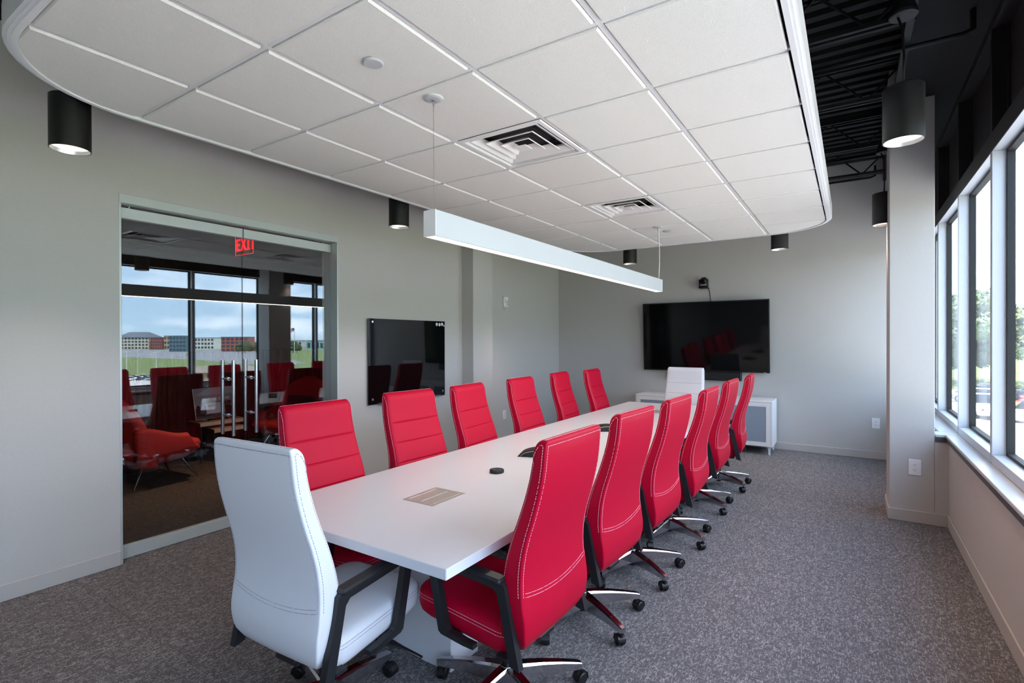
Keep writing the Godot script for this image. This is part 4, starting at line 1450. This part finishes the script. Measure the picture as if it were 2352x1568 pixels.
func build_chairs() -> void:
	var gr := "red conference chairs along the window side"
	var gl := "red conference chairs along the glass door side"
	var red := make_chair("conference_chair", M.red_leather, M.pink_thread, "nearest red leather high-back chair on the window side, right of the white chair", gr)
	red.position = Vector3(-1.245, 0, -1.86)
	red.rotation.y = PI / 2 - 0.03
	swivel(red, 0.25)
	var right := [[-1.26, -2.63, -0.05, 0.20, "second red leather chair from the camera on the window side"], [-1.235, -3.34, -0.03, 0.1, "third red leather chair from the camera on the window side"], [-1.205, -4.08, 0.02, 0.15, "fourth red leather chair from the camera on the window side"], [-1.215, -4.98, 0.0, 0.1, "fifth red leather chair from the camera on the window side, beside the farthest"], [-1.185, -5.80, 0.07, 0.0, "farthest red leather chair on the window side, in front of the white credenza"]]
	for r in right: swivel(copy(red, "conference_chair", r[4], Vector3(r[0], 0, r[1]), PI / 2 + r[2], gr), r[3])
	var left := [[-2.31, -1.90, -0.02, "nearest red leather chair on the glass door side, behind the white chair"], [-2.34, -2.68, -0.06, "second red leather chair from the camera on the door side, below the black glass board"], [-2.33, -3.39, 0.10, "third red leather chair from the camera on the glass door side"], [-2.35, -4.22, 0.06, "fourth red leather chair from the camera on the glass door side"], [-2.42, -5.16, 0.12, "fifth red leather chair from the camera on the glass door side"], [-2.36, -5.88, 0.08, "farthest red leather chair on the glass door side"]]
	for r in left: copy(red, "conference_chair", r[3], Vector3(r[0], 0, r[1]), -PI / 2 + r[2], gl)
	var white := make_chair("conference_chair", M.white_leather, M.grey_thread, "white leather high-back chair at the near end of the table, seen from behind", "white chairs at the table ends")
	white.position = Vector3(-1.80, 0, -1.36)
	white.rotation.y = 0.05
	swivel(white, -0.05)
	copy(white, "conference_chair", "white leather chair at the far end of the table, facing the camera below the television", Vector3(-1.79, 0.0, -6.50), PI, "white chairs at the table ends")

# turn the star base under a chair
func swivel(c: Node3D, a: float) -> void:
	c.get_node("base_hub").rotation.y = a

# ---------------------------------------------------------------- television wall
func build_back_wall() -> void:
	var tv := thing("television", "large black flat television on the end wall", "television", Vector3(-1.862, 1.592, ZB))
	tv.rotation.x = 0.05
	tv.position.z = ZB + 0.03
	obj("housing", span(Vector3(-0.88, -0.49, 0.03), Vector3(0.88, 0.49, 0.075), 0.01), M.black_plastic, tv)
	var st := begin()
	for s in [-1, 1]:
		add_box(st, Vector3(s * 0.8955 - 0.0075, -0.52, 0.06), Vector3(s * 0.8955 + 0.0075, 0.52, 0.092))
		add_box(st, Vector3(-0.888, s * 0.512 - 0.008, 0.06), Vector3(0.888, s * 0.512 + 0.008, 0.092))
	obj("bezel", st, M.bezel, tv)
	obj("screen", span(Vector3(-0.888, -0.504, 0.07), Vector3(0.888, 0.504, 0.089), 0.001), M.screen, tv)
	st = begin()
	add_box(st, Vector3(-0.3, -0.3, 0), Vector3(0.3, 0.3, 0.03))
	obj("wall_mount", st, M.black_steel, tv)
	obj("maker_badge", span(Vector3(0.825, -0.517, 0.0915), Vector3(0.86, -0.509, 0.0925), 0.0002), M.logo_silver, tv)
	var sb := thing("sound_bar", "black sound bar mounted under the television", "sound bar", Vector3(-1.862, 1.0, ZB))
	obj("body", span(Vector3(-0.53, -0.062, 0.01), Vector3(0.53, 0.068, 0.10), 0.008), M.black_plastic, sb)
	obj("front_strip", span(Vector3(-0.5, -0.052, 0.0985), Vector3(0.5, -0.036, 0.1015), 0.001), M.bezel, sb)
	# video camera on the wall
	var c := thing("wall_camera", "black pan and tilt video camera on a wall bracket above the television", "video camera", Vector3(-1.85, 2.315, ZB))
	obj("bracket", span(Vector3(-0.06, -0.012, 0.0), Vector3(0.07, 0.0, 0.15), 0.003), M.black_plastic, c)
	st = begin()
	lathe(st, Vector3(0, 0.0, 0.085), [Vector2(0.07, 0), Vector2(0.073, 0.006), Vector2(0.068, 0.018), Vector2(0.05, 0.026)], 24)
	obj("base", st, M.black_plastic, c)
	for s in [-1, 1]: obj("yoke", span(Vector3(s * 0.056 - 0.009, 0.02, 0.06), Vector3(s * 0.056 + 0.009, 0.125, 0.115), 0.005), M.black_plastic, c)
	st = begin()
	var tilt := Transform3D(Basis(Vector3.RIGHT, 0.5), Vector3(0, 0.105, 0.088))
	add_cbox(st, Vector3.ZERO, Vector3(0.09, 0.085, 0.1), 0.02, tilt)
	var head := obj("head", st, M.black_plastic, c)
	st = begin()
	cyl(st, tilt * Vector3(0, 0, 0.05), tilt * Vector3(0, 0, 0.058), 0.028, 0.026, 20)
	obj("lens", st, M.black_glass, head)
	st = begin()
	tube(st, [Vector3(0.04, -0.01, 0.02), Vector3(0.065, -0.04, 0.012), Vector3(0.072, -0.10, 0.008), Vector3(0.082, -0.17, 0.008), Vector3(0.085, -0.21, 0.01)], 0.005, 8)
	obj("cable", st, M.caster_black, c)
	# credenza
	var k := thing("credenza", "white credenza with frosted grey door panels below the television", "credenza", Vector3(-1.815, 0, -7.86))
	obj("top", span(Vector3(-0.935, 0.70, -0.245), Vector3(0.935, 0.72, 0.24), 0.002), M.cabinet_white, k)
	st = begin()
	add_box(st, Vector3(-0.935, 0.11, -0.24), Vector3(-0.917, 0.70, 0.235))
	add_box(st, Vector3(0.917, 0.11, -0.24), Vector3(0.935, 0.70, 0.235))
	add_box(st, Vector3(-0.917, 0.11, -0.24), Vector3(0.917, 0.128, 0.225))
	add_box(st, Vector3(-0.917, 0.128, -0.24), Vector3(0.917, 0.70, -0.225))
	obj("body", st, M.cabinet_white, k)
	for i in 3:
		var x0 := -0.916 + 0.6107 * i + 0.002
		var x1 := x0 + 0.6067
		st = begin()
		for e in [[x0, x0 + 0.055], [x1 - 0.055, x1]]: add_box(st, Vector3(e[0], 0.115, 0.222), Vector3(e[1], 0.698, 0.24))
		for e in [[0.115, 0.17], [0.643, 0.698]]: add_box(st, Vector3(x0 + 0.055, e[0], 0.222), Vector3(x1 - 0.055, e[1], 0.24))
		var d := obj("door", st, M.cabinet_white, k)
		obj("frosted_panel", span(Vector3(x0 + 0.055, 0.17, 0.226), Vector3(x1 - 0.055, 0.643, 0.236), 0.0005), M.frosted, d)
	for sx in [-1, 0, 1]:
		for sz in [-1, 1]:
			st = begin()
			var rings := []
			for l in [[0.0, 0.011], [0.06, 0.013], [0.09, 0.019], [0.11, 0.03]]:
				var ring := PackedVector3Array()
				for p in rrect(l[1], l[1], 0.004, 3): ring.append(Vector3(sx * 0.895 + p.x, l[0], sz * 0.2 + p.y))
				rings.append(ring)
			loft(st, rings, true, true, false)
			obj("leg", st, M.cabinet_white, k)
	outlet(Vector3(0.258, 0.46, ZB), 0.0, "white wall outlet on the end wall right of the credenza")
	outlet(Vector3(0.444, 0.465, -5.509), 0.0, "white wall outlet low on the square column")

func outlet(at: Vector3, turn: float, label: String) -> void:
	var o := thing("wall_outlet", label, "outlet", at, turn, "white wall outlets")
	obj("plate", span(Vector3(-0.043, -0.066, 0.0), Vector3(0.043, 0.066, 0.006), 0.0025), M.white_plastic, o)
	for y in [-0.0215, 0.0215]:
		var st := begin()
		lathe(st, Vector3.ZERO, [Vector2(0.0165, 0), Vector2(0.0165, 0.002), Vector2(0.0155, 0.0025)], 20)
		var s := obj("socket", st, M.white_plastic, o, Vector3(0, y, 0.006), Vector3(PI / 2, 0, 0))
		st = begin()
		for x in [-0.0062, 0.0062]: add_box(st, Vector3(x - 0.0014, 0.002, -0.008), Vector3(x + 0.0014, 0.0031, 0.0))
		cyl(st, Vector3(0, 0.002, 0.007), Vector3(0, 0.0031, 0.007), 0.0028, 0.0028, 10)
		obj("slots", st, M.slot_dark, s)

# ---------------------------------------------------------------- left wall
func build_left_wall() -> void:
	var b := thing("glass_board", "black glass marker board on the left wall", "marker board", Vector3(XL, 0, 0))
	obj("glass", span(Vector3(0.024, 0.871, -4.888), Vector3(0.032, 1.774, -3.68), 0.001), M.black_glass, b)
	for y in [0.925, 1.74]:
		for z in [-3.735, -4.845]:
			var st := begin()
			cyl(st, Vector3(0.0, y, z), Vector3(0.024, y, z), 0.009, 0.009, 12)
			cyl(st, Vector3(0.032, y, z), Vector3(0.037, y, z), 0.0125, 0.0115, 16)
			obj("standoff", st, M.steel, b)
	for z in [-3.87, -4.74]:
		obj("pen_tray_clip", span(Vector3(0.03, 0.866, z - 0.05), Vector3(0.06, 0.882, z + 0.05), 0.002), M.steel, b)
	for k in 4:
		var st := begin()
		var s := 1.0 if k < 3 else 0.5
		lathe(st, Vector3.ZERO, [Vector2(0.0, 0.0), Vector2(0.014, 0.0), Vector2(0.016, 0.004), Vector2(0.012, 0.012), Vector2(0.0, 0.014)], 18, false, false)
		var o := obj("round_magnet", st, M.magnet, self, [Vector3(XL + 0.032, 1.735, -4.735), Vector3(XL + 0.032, 1.733, -4.785), Vector3(XL + 0.032, 1.738, -4.83), Vector3(XL + 0.032, 1.72, -4.868)][k], Vector3(0, 0, -PI / 2))
		o.scale = Vector3(s * 1.35, s, s)
		tag(o, ["white magnet farthest from the top right corner of the black glass board", "middle white magnet at the top right of the black glass board", "white magnet touching the corner standoff of the black glass board", "tiny white magnet below the corner of the black glass board"][k], "magnet", "white magnets on the glass board")
	outlet(Vector3(XN, 0.43, -6.404), PI / 2, "white wall outlet on the left wall past the pilaster")
	var a := thing("fire_alarm_strobe", "white fire alarm strobe on the left wall past the pilaster", "fire alarm", Vector3(XN, 2.113, -6.424), PI / 2)
	obj("housing", span(Vector3(-0.055, -0.075, 0.0), Vector3(0.055, 0.075, 0.035), 0.008), M.white_plastic, a)
	obj("strobe_lens", span(Vector3(-0.005, -0.05, 0.035), Vector3(0.045, 0.02, 0.062), 0.01), M.lens_clear, a)
	var st2 := begin()
	for k in 5: add_box(st2, Vector3(-0.042, -0.02 + 0.014 * k, 0.0345), Vector3(-0.028, -0.012 + 0.014 * k, 0.0358))
	obj("lettering", st2, M.slot_dark, a)
	var st := begin()
	lathe(st, Vector3.ZERO, [Vector2(0.0, 0.0), Vector2(0.03, 0.0), Vector2(0.028, 0.012), Vector2(0.015, 0.026), Vector2(0.0, 0.03)], 18, false, false)
	obj("cover_dome", st, M.lens_clear, a, Vector3(-0.005, -0.085, 0.0), Vector3(PI / 2, 0, 0))

# ---------------------------------------------------------------- outside
const PY := -16.0       # the plain below the terrace

func slab(called: String, poly: Array, y: float, m: Material, label: String, kind := "structure") -> MeshInstance3D:
	var st := begin()
	var p := PackedVector2Array()
	for v in poly: p.append(Vector2(v[0], v[1]))
	extrude(st, p, y - 0.4, y, Transform3D(Basis(Vector3.RIGHT, Vector3.BACK, Vector3.UP), Vector3.ZERO))
	var o := obj(called, st, m)
	tag(o, label, "", "", kind)
	return o

func build_outside() -> void:
	var st := begin()
	add_box(st, Vector3(-60, GY - 2, -260), Vector3(34, GY, 60))
	quad(st, Vector3(34, GY, 60), Vector3(62, PY, 60), Vector3(62, PY, -260), Vector3(34, GY, -260))
	add_box(st, Vector3(62, PY - 1, -1500), Vector3(1900, PY, 500))
	struct("ground", st, M.grass, "grass ground outside")
	slab("ground_car_park", [[0.95, 40], [31, 40], [31, -84], [0.95, -84]], GY + 0.03, M.concrete, "pale concrete car park outside the windows")
	slab("ground_highway", [[690, -150], [637, -230], [501, -238], [364, -211], [330, -240], [920, -526], [1155, -414], [1230, -230]], PY + 0.06, M.asphalt, "wide grey highway in the distance")
	slab("ground_street", [[180, -60], [188, -60], [188, -101], [330, -290], [322, -290], [180, -103]], PY + 0.06, M.concrete, "pale street")
	slab("ground_station_yard", [[200, -70], [290, -80], [280, -125], [190, -120]], PY + 0.05, M.concrete, "pale yard beside the station")
	# lane lines on the highway
	st = begin()
	for k in 5:
		var f := (k + 1) / 6.0
		var a := Vector3(650, PY + 0.1, -180).lerp(Vector3(1190, PY + 0.1, -320), f)
		var b := Vector3(345, PY + 0.1, -225).lerp(Vector3(915, PY + 0.1, -520), f)
		var d := (b - a).normalized().cross(Vector3.UP) * 0.6
		quad(st, a - d, a + d, b + d, b - d)
	struct("ground_lane_lines", st, M.road_paint, "white lane lines")
	# parking lines near the building
	st = begin()
	for k in 9: add_box(st, Vector3(6.5 + 2.9 * k, GY + 0.03, -57), Vector3(6.62 + 2.9 * k, GY + 0.036, -52))
	struct("ground_parking_lines", st, M.road_paint, "white parking lines")
	build_cars()
	build_trees()
	build_town()

func car_mesh(kind: String) -> Dictionary:
	var L := 4.7
	var body := begin()
	var rings := []
	var high := 0.95
	if kind == "pickup":
		L = 5.6
		high = 1.12
	elif kind == "suv": high = 1.05
	for s in [[-0.5, 0.50, 0.72, 0.72], [-0.485, 0.36, 0.80, 0.84], [-0.40, 0.28, 0.90, 0.90], [-0.2, 0.26, 0.97, 0.92], [0.2, 0.26, 1.0, 0.92], [0.40, 0.30, 0.97, 0.90], [0.485, 0.38, 0.92, 0.85], [0.5, 0.52, 0.82, 0.76]]:
		var ring := PackedVector3Array()
		var y0: float = s[1]
		var y1: float = s[2] * high
		for p in rrect(s[3], (y1 - y0) * 0.5, 0.12, 4): ring.append(Vector3(p.x, (y0 + y1) * 0.5 + p.y, s[0] * L))
		rings.append(ring)
	loft(body, rings)
	var cab := begin()
	var roof := begin()
	var c := [[-0.20, 0.32], [-0.10, 0.24]]
	var top := 1.46
	if kind == "pickup":
		c = [[-0.22, 0.06], [-0.12, 0.03]]
		top = 1.85
	elif kind == "suv":
		c = [[-0.22, 0.46], [-0.12, 0.42]]
		top = 1.72
	rings = []
	for q in 2:
		var ring := PackedVector3Array()
		var z0: float = c[q][0] * L
		var z1: float = c[q][1] * L
		for p in rrect(0.86 - 0.16 * q, (z1 - z0) * 0.5, 0.12, 4): ring.append(Vector3(p.x, high * 0.96 if q == 0 else top - 0.05, (z0 + z1) * 0.5 + p.y))
		rings.append(ring)
	loft(cab, rings)
	var cap := []
	for q in 2:
		var ring := PackedVector3Array()
		for p in rings[1]: ring.append(Vector3(p.x * (1.02 - 0.06 * q), top - 0.05 + 0.06 * q, p.z * (1.0 - 0.02 * q)))
		cap.append(ring)
	loft(roof, cap)
	if kind == "pickup":
		for s in [-1, 1]: add_box(body, Vector3(s * 0.86 - 0.06, 1.0, 0.06 * L), Vector3(s * 0.86 + 0.06, 1.18, 0.49 * L))
		add_box(body, Vector3(-0.86, 0.7, 0.475 * L), Vector3(0.86, 1.18, 0.497 * L))
	var lamps := begin()
	for s in [-1, 1]: add_box(lamps, Vector3(s * 0.74 - 0.08, 0.72, 0.492 * L), Vector3(s * 0.74 + 0.08, 0.92, 0.503 * L))
	var bumper := begin()
	add_box(bumper, Vector3(-0.82, 0.42, 0.49 * L), Vector3(0.82, 0.58, 0.512 * L))
	var wheel := begin()
	cyl(wheel, Vector3(-0.11, 0, 0), Vector3(0.11, 0, 0), 0.34, 0.34, 16)
	var hubs := begin()
	for s in [-1, 1]: cyl(hubs, Vector3(s * 0.10, 0, 0), Vector3(s * 0.122, 0, 0), 0.21, 0.18, 12)
	return {"L": L, "body": commit(body), "cab": commit(cab), "roof": commit(roof), "lamps": commit(lamps), "bumper": commit(bumper), "wheel": commit(wheel), "hub": commit(hubs)}

func car(called: String, d: Dictionary, paint: Material, label: String, at: Vector3, turn: float, group: String, detail := true) -> void:
	var t := thing(called, label, "car", at, turn, group)
	obj("body", d.body, paint, t)
	obj("glasshouse", d.cab, M.car_glass, t)
	obj("roof", d.roof, paint, t)
	if detail:
		obj("tail_lamps", d.lamps, M.car_red, t)
		obj("bumper", d.bumper, M.hub, t)
	for s in [-1, 1]:
		for q in [-0.31, 0.31]:
			var w := obj("wheel", d.wheel, M.tyre, t, Vector3(s * 0.8, 0.34, q * d.L))
			if detail: obj("hub_cap", d.hub, M.hub, w)

func build_cars() -> void:
	var pick := car_mesh("pickup")
	var suv := car_mesh("suv")
	var sedan := car_mesh("sedan")
	var y := GY + 0.03
	var g := "cars parked outside the windows"
	car("pickup_truck", pick, M.car_white, "white pickup truck parked tail first outside the middle window", Vector3(8.9, y, -56.5), 0.12, g)
	car("pickup_truck", pick, M.car_white, "white pickup truck seen from the side outside the nearest window", Vector3(11.6, y, -53.5), 1.1, g)
	car("sedan_car", sedan, M.car_red, "dark red car parked behind the white pickup truck outside", Vector3(11.2, y, -64), 1.25, g)
	car("suv_car", suv, M.car_dark, "dark car parked behind the red car outside the window", Vector3(11.6, y, -71.5), 1.2, g)
	car("sedan_car", sedan, M.car_red, "red car outside the nearest window beyond the white pickup", Vector3(14.6, y, -67), 1.3, g)
	car("sedan_car", sedan, M.car_yellow, "yellow car outside the nearest window", Vector3(13.2, y, -60.5), 1.35, g)
	car("suv_car", suv, M.car_dark, "dark car farthest back outside the nearest window", Vector3(15.8, y, -74), 1.3, g)
	car("sedan_car", sedan, M.car_silver, "silver car between the red cars outside the windows", Vector3(10.6, y, -68), 1.2, g)
	# the yard beside the station, far below
	var paints := ["car_white", "car_silver", "car_dark", "car_white", "car_red", "car_yellow"]
	var colours := ["white", "silver", "dark", "white", "red", "yellow"]
	var n := 0
	var rows := ["nearest", "middle", "farthest"]
	var ord := ["first", "second", "third", "fourth", "fifth", "sixth"]
	for row in 3:
		for k in 6:
			var c := n * 5 % 6
			var at := Vector3(268, PY + 0.05, -95) + Vector3(-0.62, 0, -0.785) * 3.4 * k + Vector3(-0.785, 0, 0.62) * 7.5 * (row - 1)
			car("distant_car", suv if n % 3 == 0 else sedan, M[paints[c]], "tiny %s car, %s in the %s row of the far yard" % [colours[c], ord[k], rows[row]], at, 2.24, "tiny cars in the far yard", false)
			n += 1
	car("distant_car", sedan, M.car_white, "white car on the far street left of the flag pole, reflected in the glass door", Vector3(323, PY + 0.06, -222), 0.9, "", false)
	car("distant_car", suv, M.car_silver, "silver car on the far highway, reflected in the glass door", Vector3(620, PY + 0.06, -290), 1.1, "", false)

func foliage(seed_: int, n: int, lobes: int) -> ArrayMesh:
	var r := RandomNumberGenerator.new()
	r.seed = seed_
	var st := begin()
	var cs := []
	for k in lobes:
		var h := r.randf_range(0.3, 0.92)
		var w := 0.33 * sin(clampf((h - 0.12) / 0.9, 0.05, 0.98) * PI) + 0.06
		var a := r.randf() * TAU
		cs.append([Vector3(cos(a) * w * 0.7, h, sin(a) * w * 0.7), r.randf_range(0.11, 0.2)])
	for k in n:
		var c: Array = cs[r.randi() % lobes]
		var d := Vector3(r.randfn(), r.randfn(), r.randfn()).normalized()
		var p: Vector3 = c[0] + d * c[1] * r.randf_range(0.75, 1.05)
		var u := Vector3(r.randfn(), r.randfn(), r.randfn()).cross(d).normalized() * r.randf_range(0.014, 0.026)
		var v := d.cross(u).normalized() * r.randf_range(0.018, 0.034) + d * 0.008
		tri(st, p - u, p + u, p + v)
		tri(st, p + u, p + u * 0.3 + v * 1.6, p + v)
	return commit(st)

func build_trees() -> void:
	var crowns := []
	for k in 3: crowns.append(foliage(60 + k, 5200, 13))
	var st := begin()
	tube(st, [Vector3(0, 0, 0), Vector3(0.01, 0.2, 0), Vector3(-0.01, 0.45, 0.01), Vector3(0.0, 0.7, 0.0)], 0.022, 7)
	for k in 5:
		var a := k * 1.3
		tube(st, [Vector3(0, 0.3 + 0.07 * k, 0), Vector3(cos(a) * 0.14, 0.45 + 0.07 * k, sin(a) * 0.14)], 0.009, 5)
	var trunk := commit(st)
	var kinds := ["mid green leafy tree", "dark green leafy tree", "pale green leafy tree"]
	var places := ["beyond the car park, %s in the row from the building"]
	var ord := ["first", "second", "third", "fourth", "fifth", "sixth", "seventh", "eighth", "ninth", "tenth", "eleventh", "twelfth", "thirteenth", "fourteenth"]
	var r := RandomNumberGenerator.new()
	r.seed = 12
	for k in 14:
		var kind := (k * 2 + k / 3) % 3
		var h := r.randf_range(10.5, 13.5)
		var t := thing("tree", "%s %s" % [kinds[kind], places[0] % ord[k]], "tree", Vector3(2.0 + 3.3 * k + r.randf_range(-0.8, 0.8), GY, -97.0 - 3.0 * (k % 2) + r.randf_range(-1, 1)), r.randf() * TAU, "trees beyond the car park")
		t.scale = Vector3(h * 0.95, h, h * 0.95)
		obj("crown", crowns[kind], M["leaf_%d" % kind], t)
		obj("trunk", trunk, M.bark, t)
	for k in 12:
		var kind := k % 3
		var s := r.randf_range(1.6, 2.6)
		var t := thing("shrub", "low green shrub at the foot of the trees, %s from the building" % ord[k], "shrub", Vector3(4.0 + 2.6 * k, GY - 0.35 * s, -89.5 + r.randf_range(-1.2, 1.2)), r.randf() * TAU, "shrubs at the foot of the trees")
		t.scale = Vector3(s * 1.7, s, s * 1.5)
		obj("foliage", crowns[(kind + 1) % 3], M["leaf_2"], t)
	# dark belts of trees on the plain
	for k in 9:
		var h := r.randf_range(12, 17)
		var at := Vector3(700, PY, -392).lerp(Vector3(655, PY, -440), k / 8.0) if k < 6 else Vector3(640, PY, -430 - 6 * (k - 6))
		var t := thing("distant_tree", "dark green tree in the distant belt by the brick block, %s from the left" % ord[k], "tree", at, r.randf() * TAU, "distant trees by the highway")
		t.scale = Vector3(h * 1.25, h, h * 1.25)
		obj("crown", crowns[k % 3], M.leaf_1, t)
		obj("trunk", trunk, M.bark, t)

# a distant block: front face from a to b (x, z), standing on y0
func block(called: String, label: String, a: Vector2, b: Vector2, y0: float, h: float, deep: float, m: Material, floors: int, cols: int, roof := "") -> Node3D:
	var t := thing(called, label, "building", Vector3((a.x + b.x) * 0.5, y0, (a.y + b.y) * 0.5), 0.0, "")
	var u := Vector3(b.x - a.x, 0, b.y - a.y).normalized()
	var w := a.distance_to(b)
	var nrm := u.cross(Vector3.UP)
	if nrm.dot(Vector3(-a.x, 0, -a.y)) < 0: nrm = -nrm
	var fr := Transform3D(Basis(u, Vector3.UP, nrm), Vector3.ZERO)
	var st := begin()
	add_box(st, Vector3(-w * 0.5, 0, -deep), Vector3(w * 0.5, h, 0), fr)
	obj("walls", st, m, t)
	var wm := begin()
	var cw := w / cols
	var fh := h / floors
	add_box(wm, Vector3(-cw * 0.32, fh * 0.25, -0.1), Vector3(cw * 0.32, fh * 0.8, 0.25), fr)
	var win := commit(wm)
	for f in floors:
		for c in cols:
			obj("window", win, M.dark_window, t, fr * Vector3(-w * 0.5 + cw * (c + 0.5), fh * f, 0))
	st = begin()
	if roof == "hip":
		var e := w * 0.5 + 1.5
		var rh := h * 0.42
		var p := [Vector3(-e, h, 1.5), Vector3(e, h, 1.5), Vector3(e, h, -deep - 1.5), Vector3(-e, h, -deep - 1.5), Vector3(-e + deep * 0.3, h + rh, -deep * 0.5), Vector3(e - deep * 0.3, h + rh, -deep * 0.5)]
		for k in 6: p[k] = fr * p[k]
		var inside: Vector3 = fr * Vector3(0, h, -deep * 0.5)
		oquad(st, p[0], p[1], p[5], p[4], inside)
		oquad(st, p[2], p[3], p[4], p[5], inside)
		otri(st, p[1], p[2], p[5], inside)
		otri(st, p[3], p[0], p[4], inside)
		oquad(st, p[0], p[1], p[2], p[3], inside + Vector3(0, 1, 0))
	else:
		add_box(st, Vector3(-w * 0.5 - 0.4, h, -deep - 0.4), Vector3(w * 0.5 + 0.4, h + 0.9, 0.4), fr)
	obj("roof", st, M.roof_brown if called == "police_station" else M.roof_slate, t)
	return t

func build_town() -> void:
	block("office_building", "cream office block with grey hipped roof at the far left of the reflected skyline", Vector2(1174, -418), Vector2(1126, -452), PY, 24, 40, M.facade_cream, 4, 9, "hip")
	block("brick_building", "red brick building in the reflected skyline beside the cream office block", Vector2(1122, -454), Vector2(1104, -466), PY, 23, 30, M.facade_brick, 4, 5)
	block("tan_building", "tan building with flat roof in the reflected skyline", Vector2(1100, -468), Vector2(1076, -484), PY, 26, 30, M.facade_tan, 3, 5)
	block("glass_tower", "blue green glass office building in the reflected skyline", Vector2(872, -379), Vector2(850, -393), PY, 24, 18, M.facade_glass, 4, 5)
	block("white_office", "white office building with long window bands in the reflected skyline", Vector2(1060, -492), Vector2(1020, -521), PY, 22, 30, M.facade_white, 3, 8)
	block("brick_apartments", "tan and brick apartment block left of the dark column in the reflection", Vector2(805, -423), Vector2(770, -446), PY, 22, 20, M.facade_brick, 4, 6)
	block("low_building", "long low white building behind the flag pole in the reflection", Vector2(835, -523), Vector2(790, -553), PY, 16, 20, M.facade_white, 2, 9)
	block("warehouse", "pale teal warehouse at the right of the reflected skyline", Vector2(782, -557), Vector2(745, -582), PY, 16, 30, M.facade_teal, 1, 6)
	var s := block("police_station", "low building with a broad brown hipped roof and a flag, reflected in the glass door", Vector2(206, -92), Vector2(189, -116), PY, 5.2, 16, M.facade_tan, 2, 5, "hip")
	var st := begin()
	add_box(st, Vector3(-3, 2.4, -4), Vector3(1, 2.8, 4))
	obj("porch_roof", st, M.roof_brown, s, Vector3(-3, 0, -1.5))
	# hills on the horizon
	st = begin()
	var prev := Vector3.ZERO
	var n := FastNoiseLite.new()
	n.seed = 31
	n.frequency = 0.004
	for k in 60:
		var a := deg_to_rad(-75 + 120.0 * k / 59.0)
		var p := Vector3(cos(a) * 1480, PY, sin(a) * 1480)
		var h := 16.0 + 7.0 * n.get_noise_1d(k * 40.0)
		var q := p + Vector3(0, h, 0)
		if k > 0:
			var ph: Vector3 = prev
			quad(st, Vector3(ph.x, PY, ph.z), p, q, ph)
			quad(st, ph, q, q + Vector3(cos(a) * 60, -2, sin(a) * 60), ph + Vector3(cos(a) * 60, -2, sin(a) * 60))
		prev = q
	struct("ground_hills", st, M.leaf_1, "low wooded hills on the horizon")
	# poles and flags
	for k in 6:
		var at: Vector3 = [Vector3(262, PY, -93), Vector3(256, PY, -97), Vector3(240, PY, -102), Vector3(300, PY, -118), Vector3(340, PY, -215), Vector3(309, PY, -211)][k]
		var t := thing("light_pole", ["tall twin light pole beside the far yard, first from the left", "tall light pole beside the far yard, second from the left", "tall light pole beside the far yard, third from the left", "thin light pole before the far highway", "pale light pole left of the utility pole", "pale utility pole with cross arms by the far street"][k], "light pole", at, 0.0, "far light poles")
		st = begin()
		cyl(st, Vector3.ZERO, Vector3(0, 13, 0), 0.2, 0.12, 8)
		obj("mast", st, M.pole_grey, t)
		obj("arm", box(Vector3(-0.08, 12.4, -1.6), Vector3(0.08, 12.6, 1.6)), M.pole_grey, t)
	for k in 2:
		var t := thing("flag_pole", ["tall flag pole with a flying flag on the reflected skyline", "short flag pole with a striped flag by the low station"][k], "flag pole", [Vector3(620, PY, -424), Vector3(184, PY, -104)][k], 0.0, "flag poles")
		var h: float = [34.0, 9.0][k]
		st = begin()
		cyl(st, Vector3.ZERO, Vector3(0, h, 0), 0.3 * h / 20, 0.12 * h / 20, 8)
		obj("mast", st, M.pole_grey, t)
		var fw: float = h * 0.22
		var f := Node3D.new()
		f.name = "flag"
		t.add_child(f)
		f.position = Vector3(0, h - fw * 0.62, 0)
		f.rotation.y = 0.6
		for q in 7:
			var sb := begin()
			for c in 6:
				var z0 := fw * c / 6.0
				var z1 := fw * (c + 1) / 6.0
				var y0 := fw * 0.6 * q / 7.0 - z0 * 0.3
				var y1 := fw * 0.6 * q / 7.0 - z1 * 0.3
				var d := fw * 0.6 / 7.0
				var w0 := sin(c * 1.4) * fw * 0.05
				var w1 := sin((c + 1) * 1.4) * fw * 0.05
				for e in [-0.02, 0.02]:
					oquad(sb, Vector3(w0 + e, y0, z0), Vector3(w1 + e, y1, z1), Vector3(w1 + e, y1 + d, z1), Vector3(w0 + e, y0 + d, z0), Vector3((w0 + w1) * 0.5, y0, z0))
			obj("stripe", sb, M.flag_red if q % 2 == 0 else M.flag_white, f)
		obj("canton", box(Vector3(-0.08 * fw, fw * 0.26, 0), Vector3(0.08 * fw, fw * 0.58, fw * 0.4)), M.flag_blue, f)
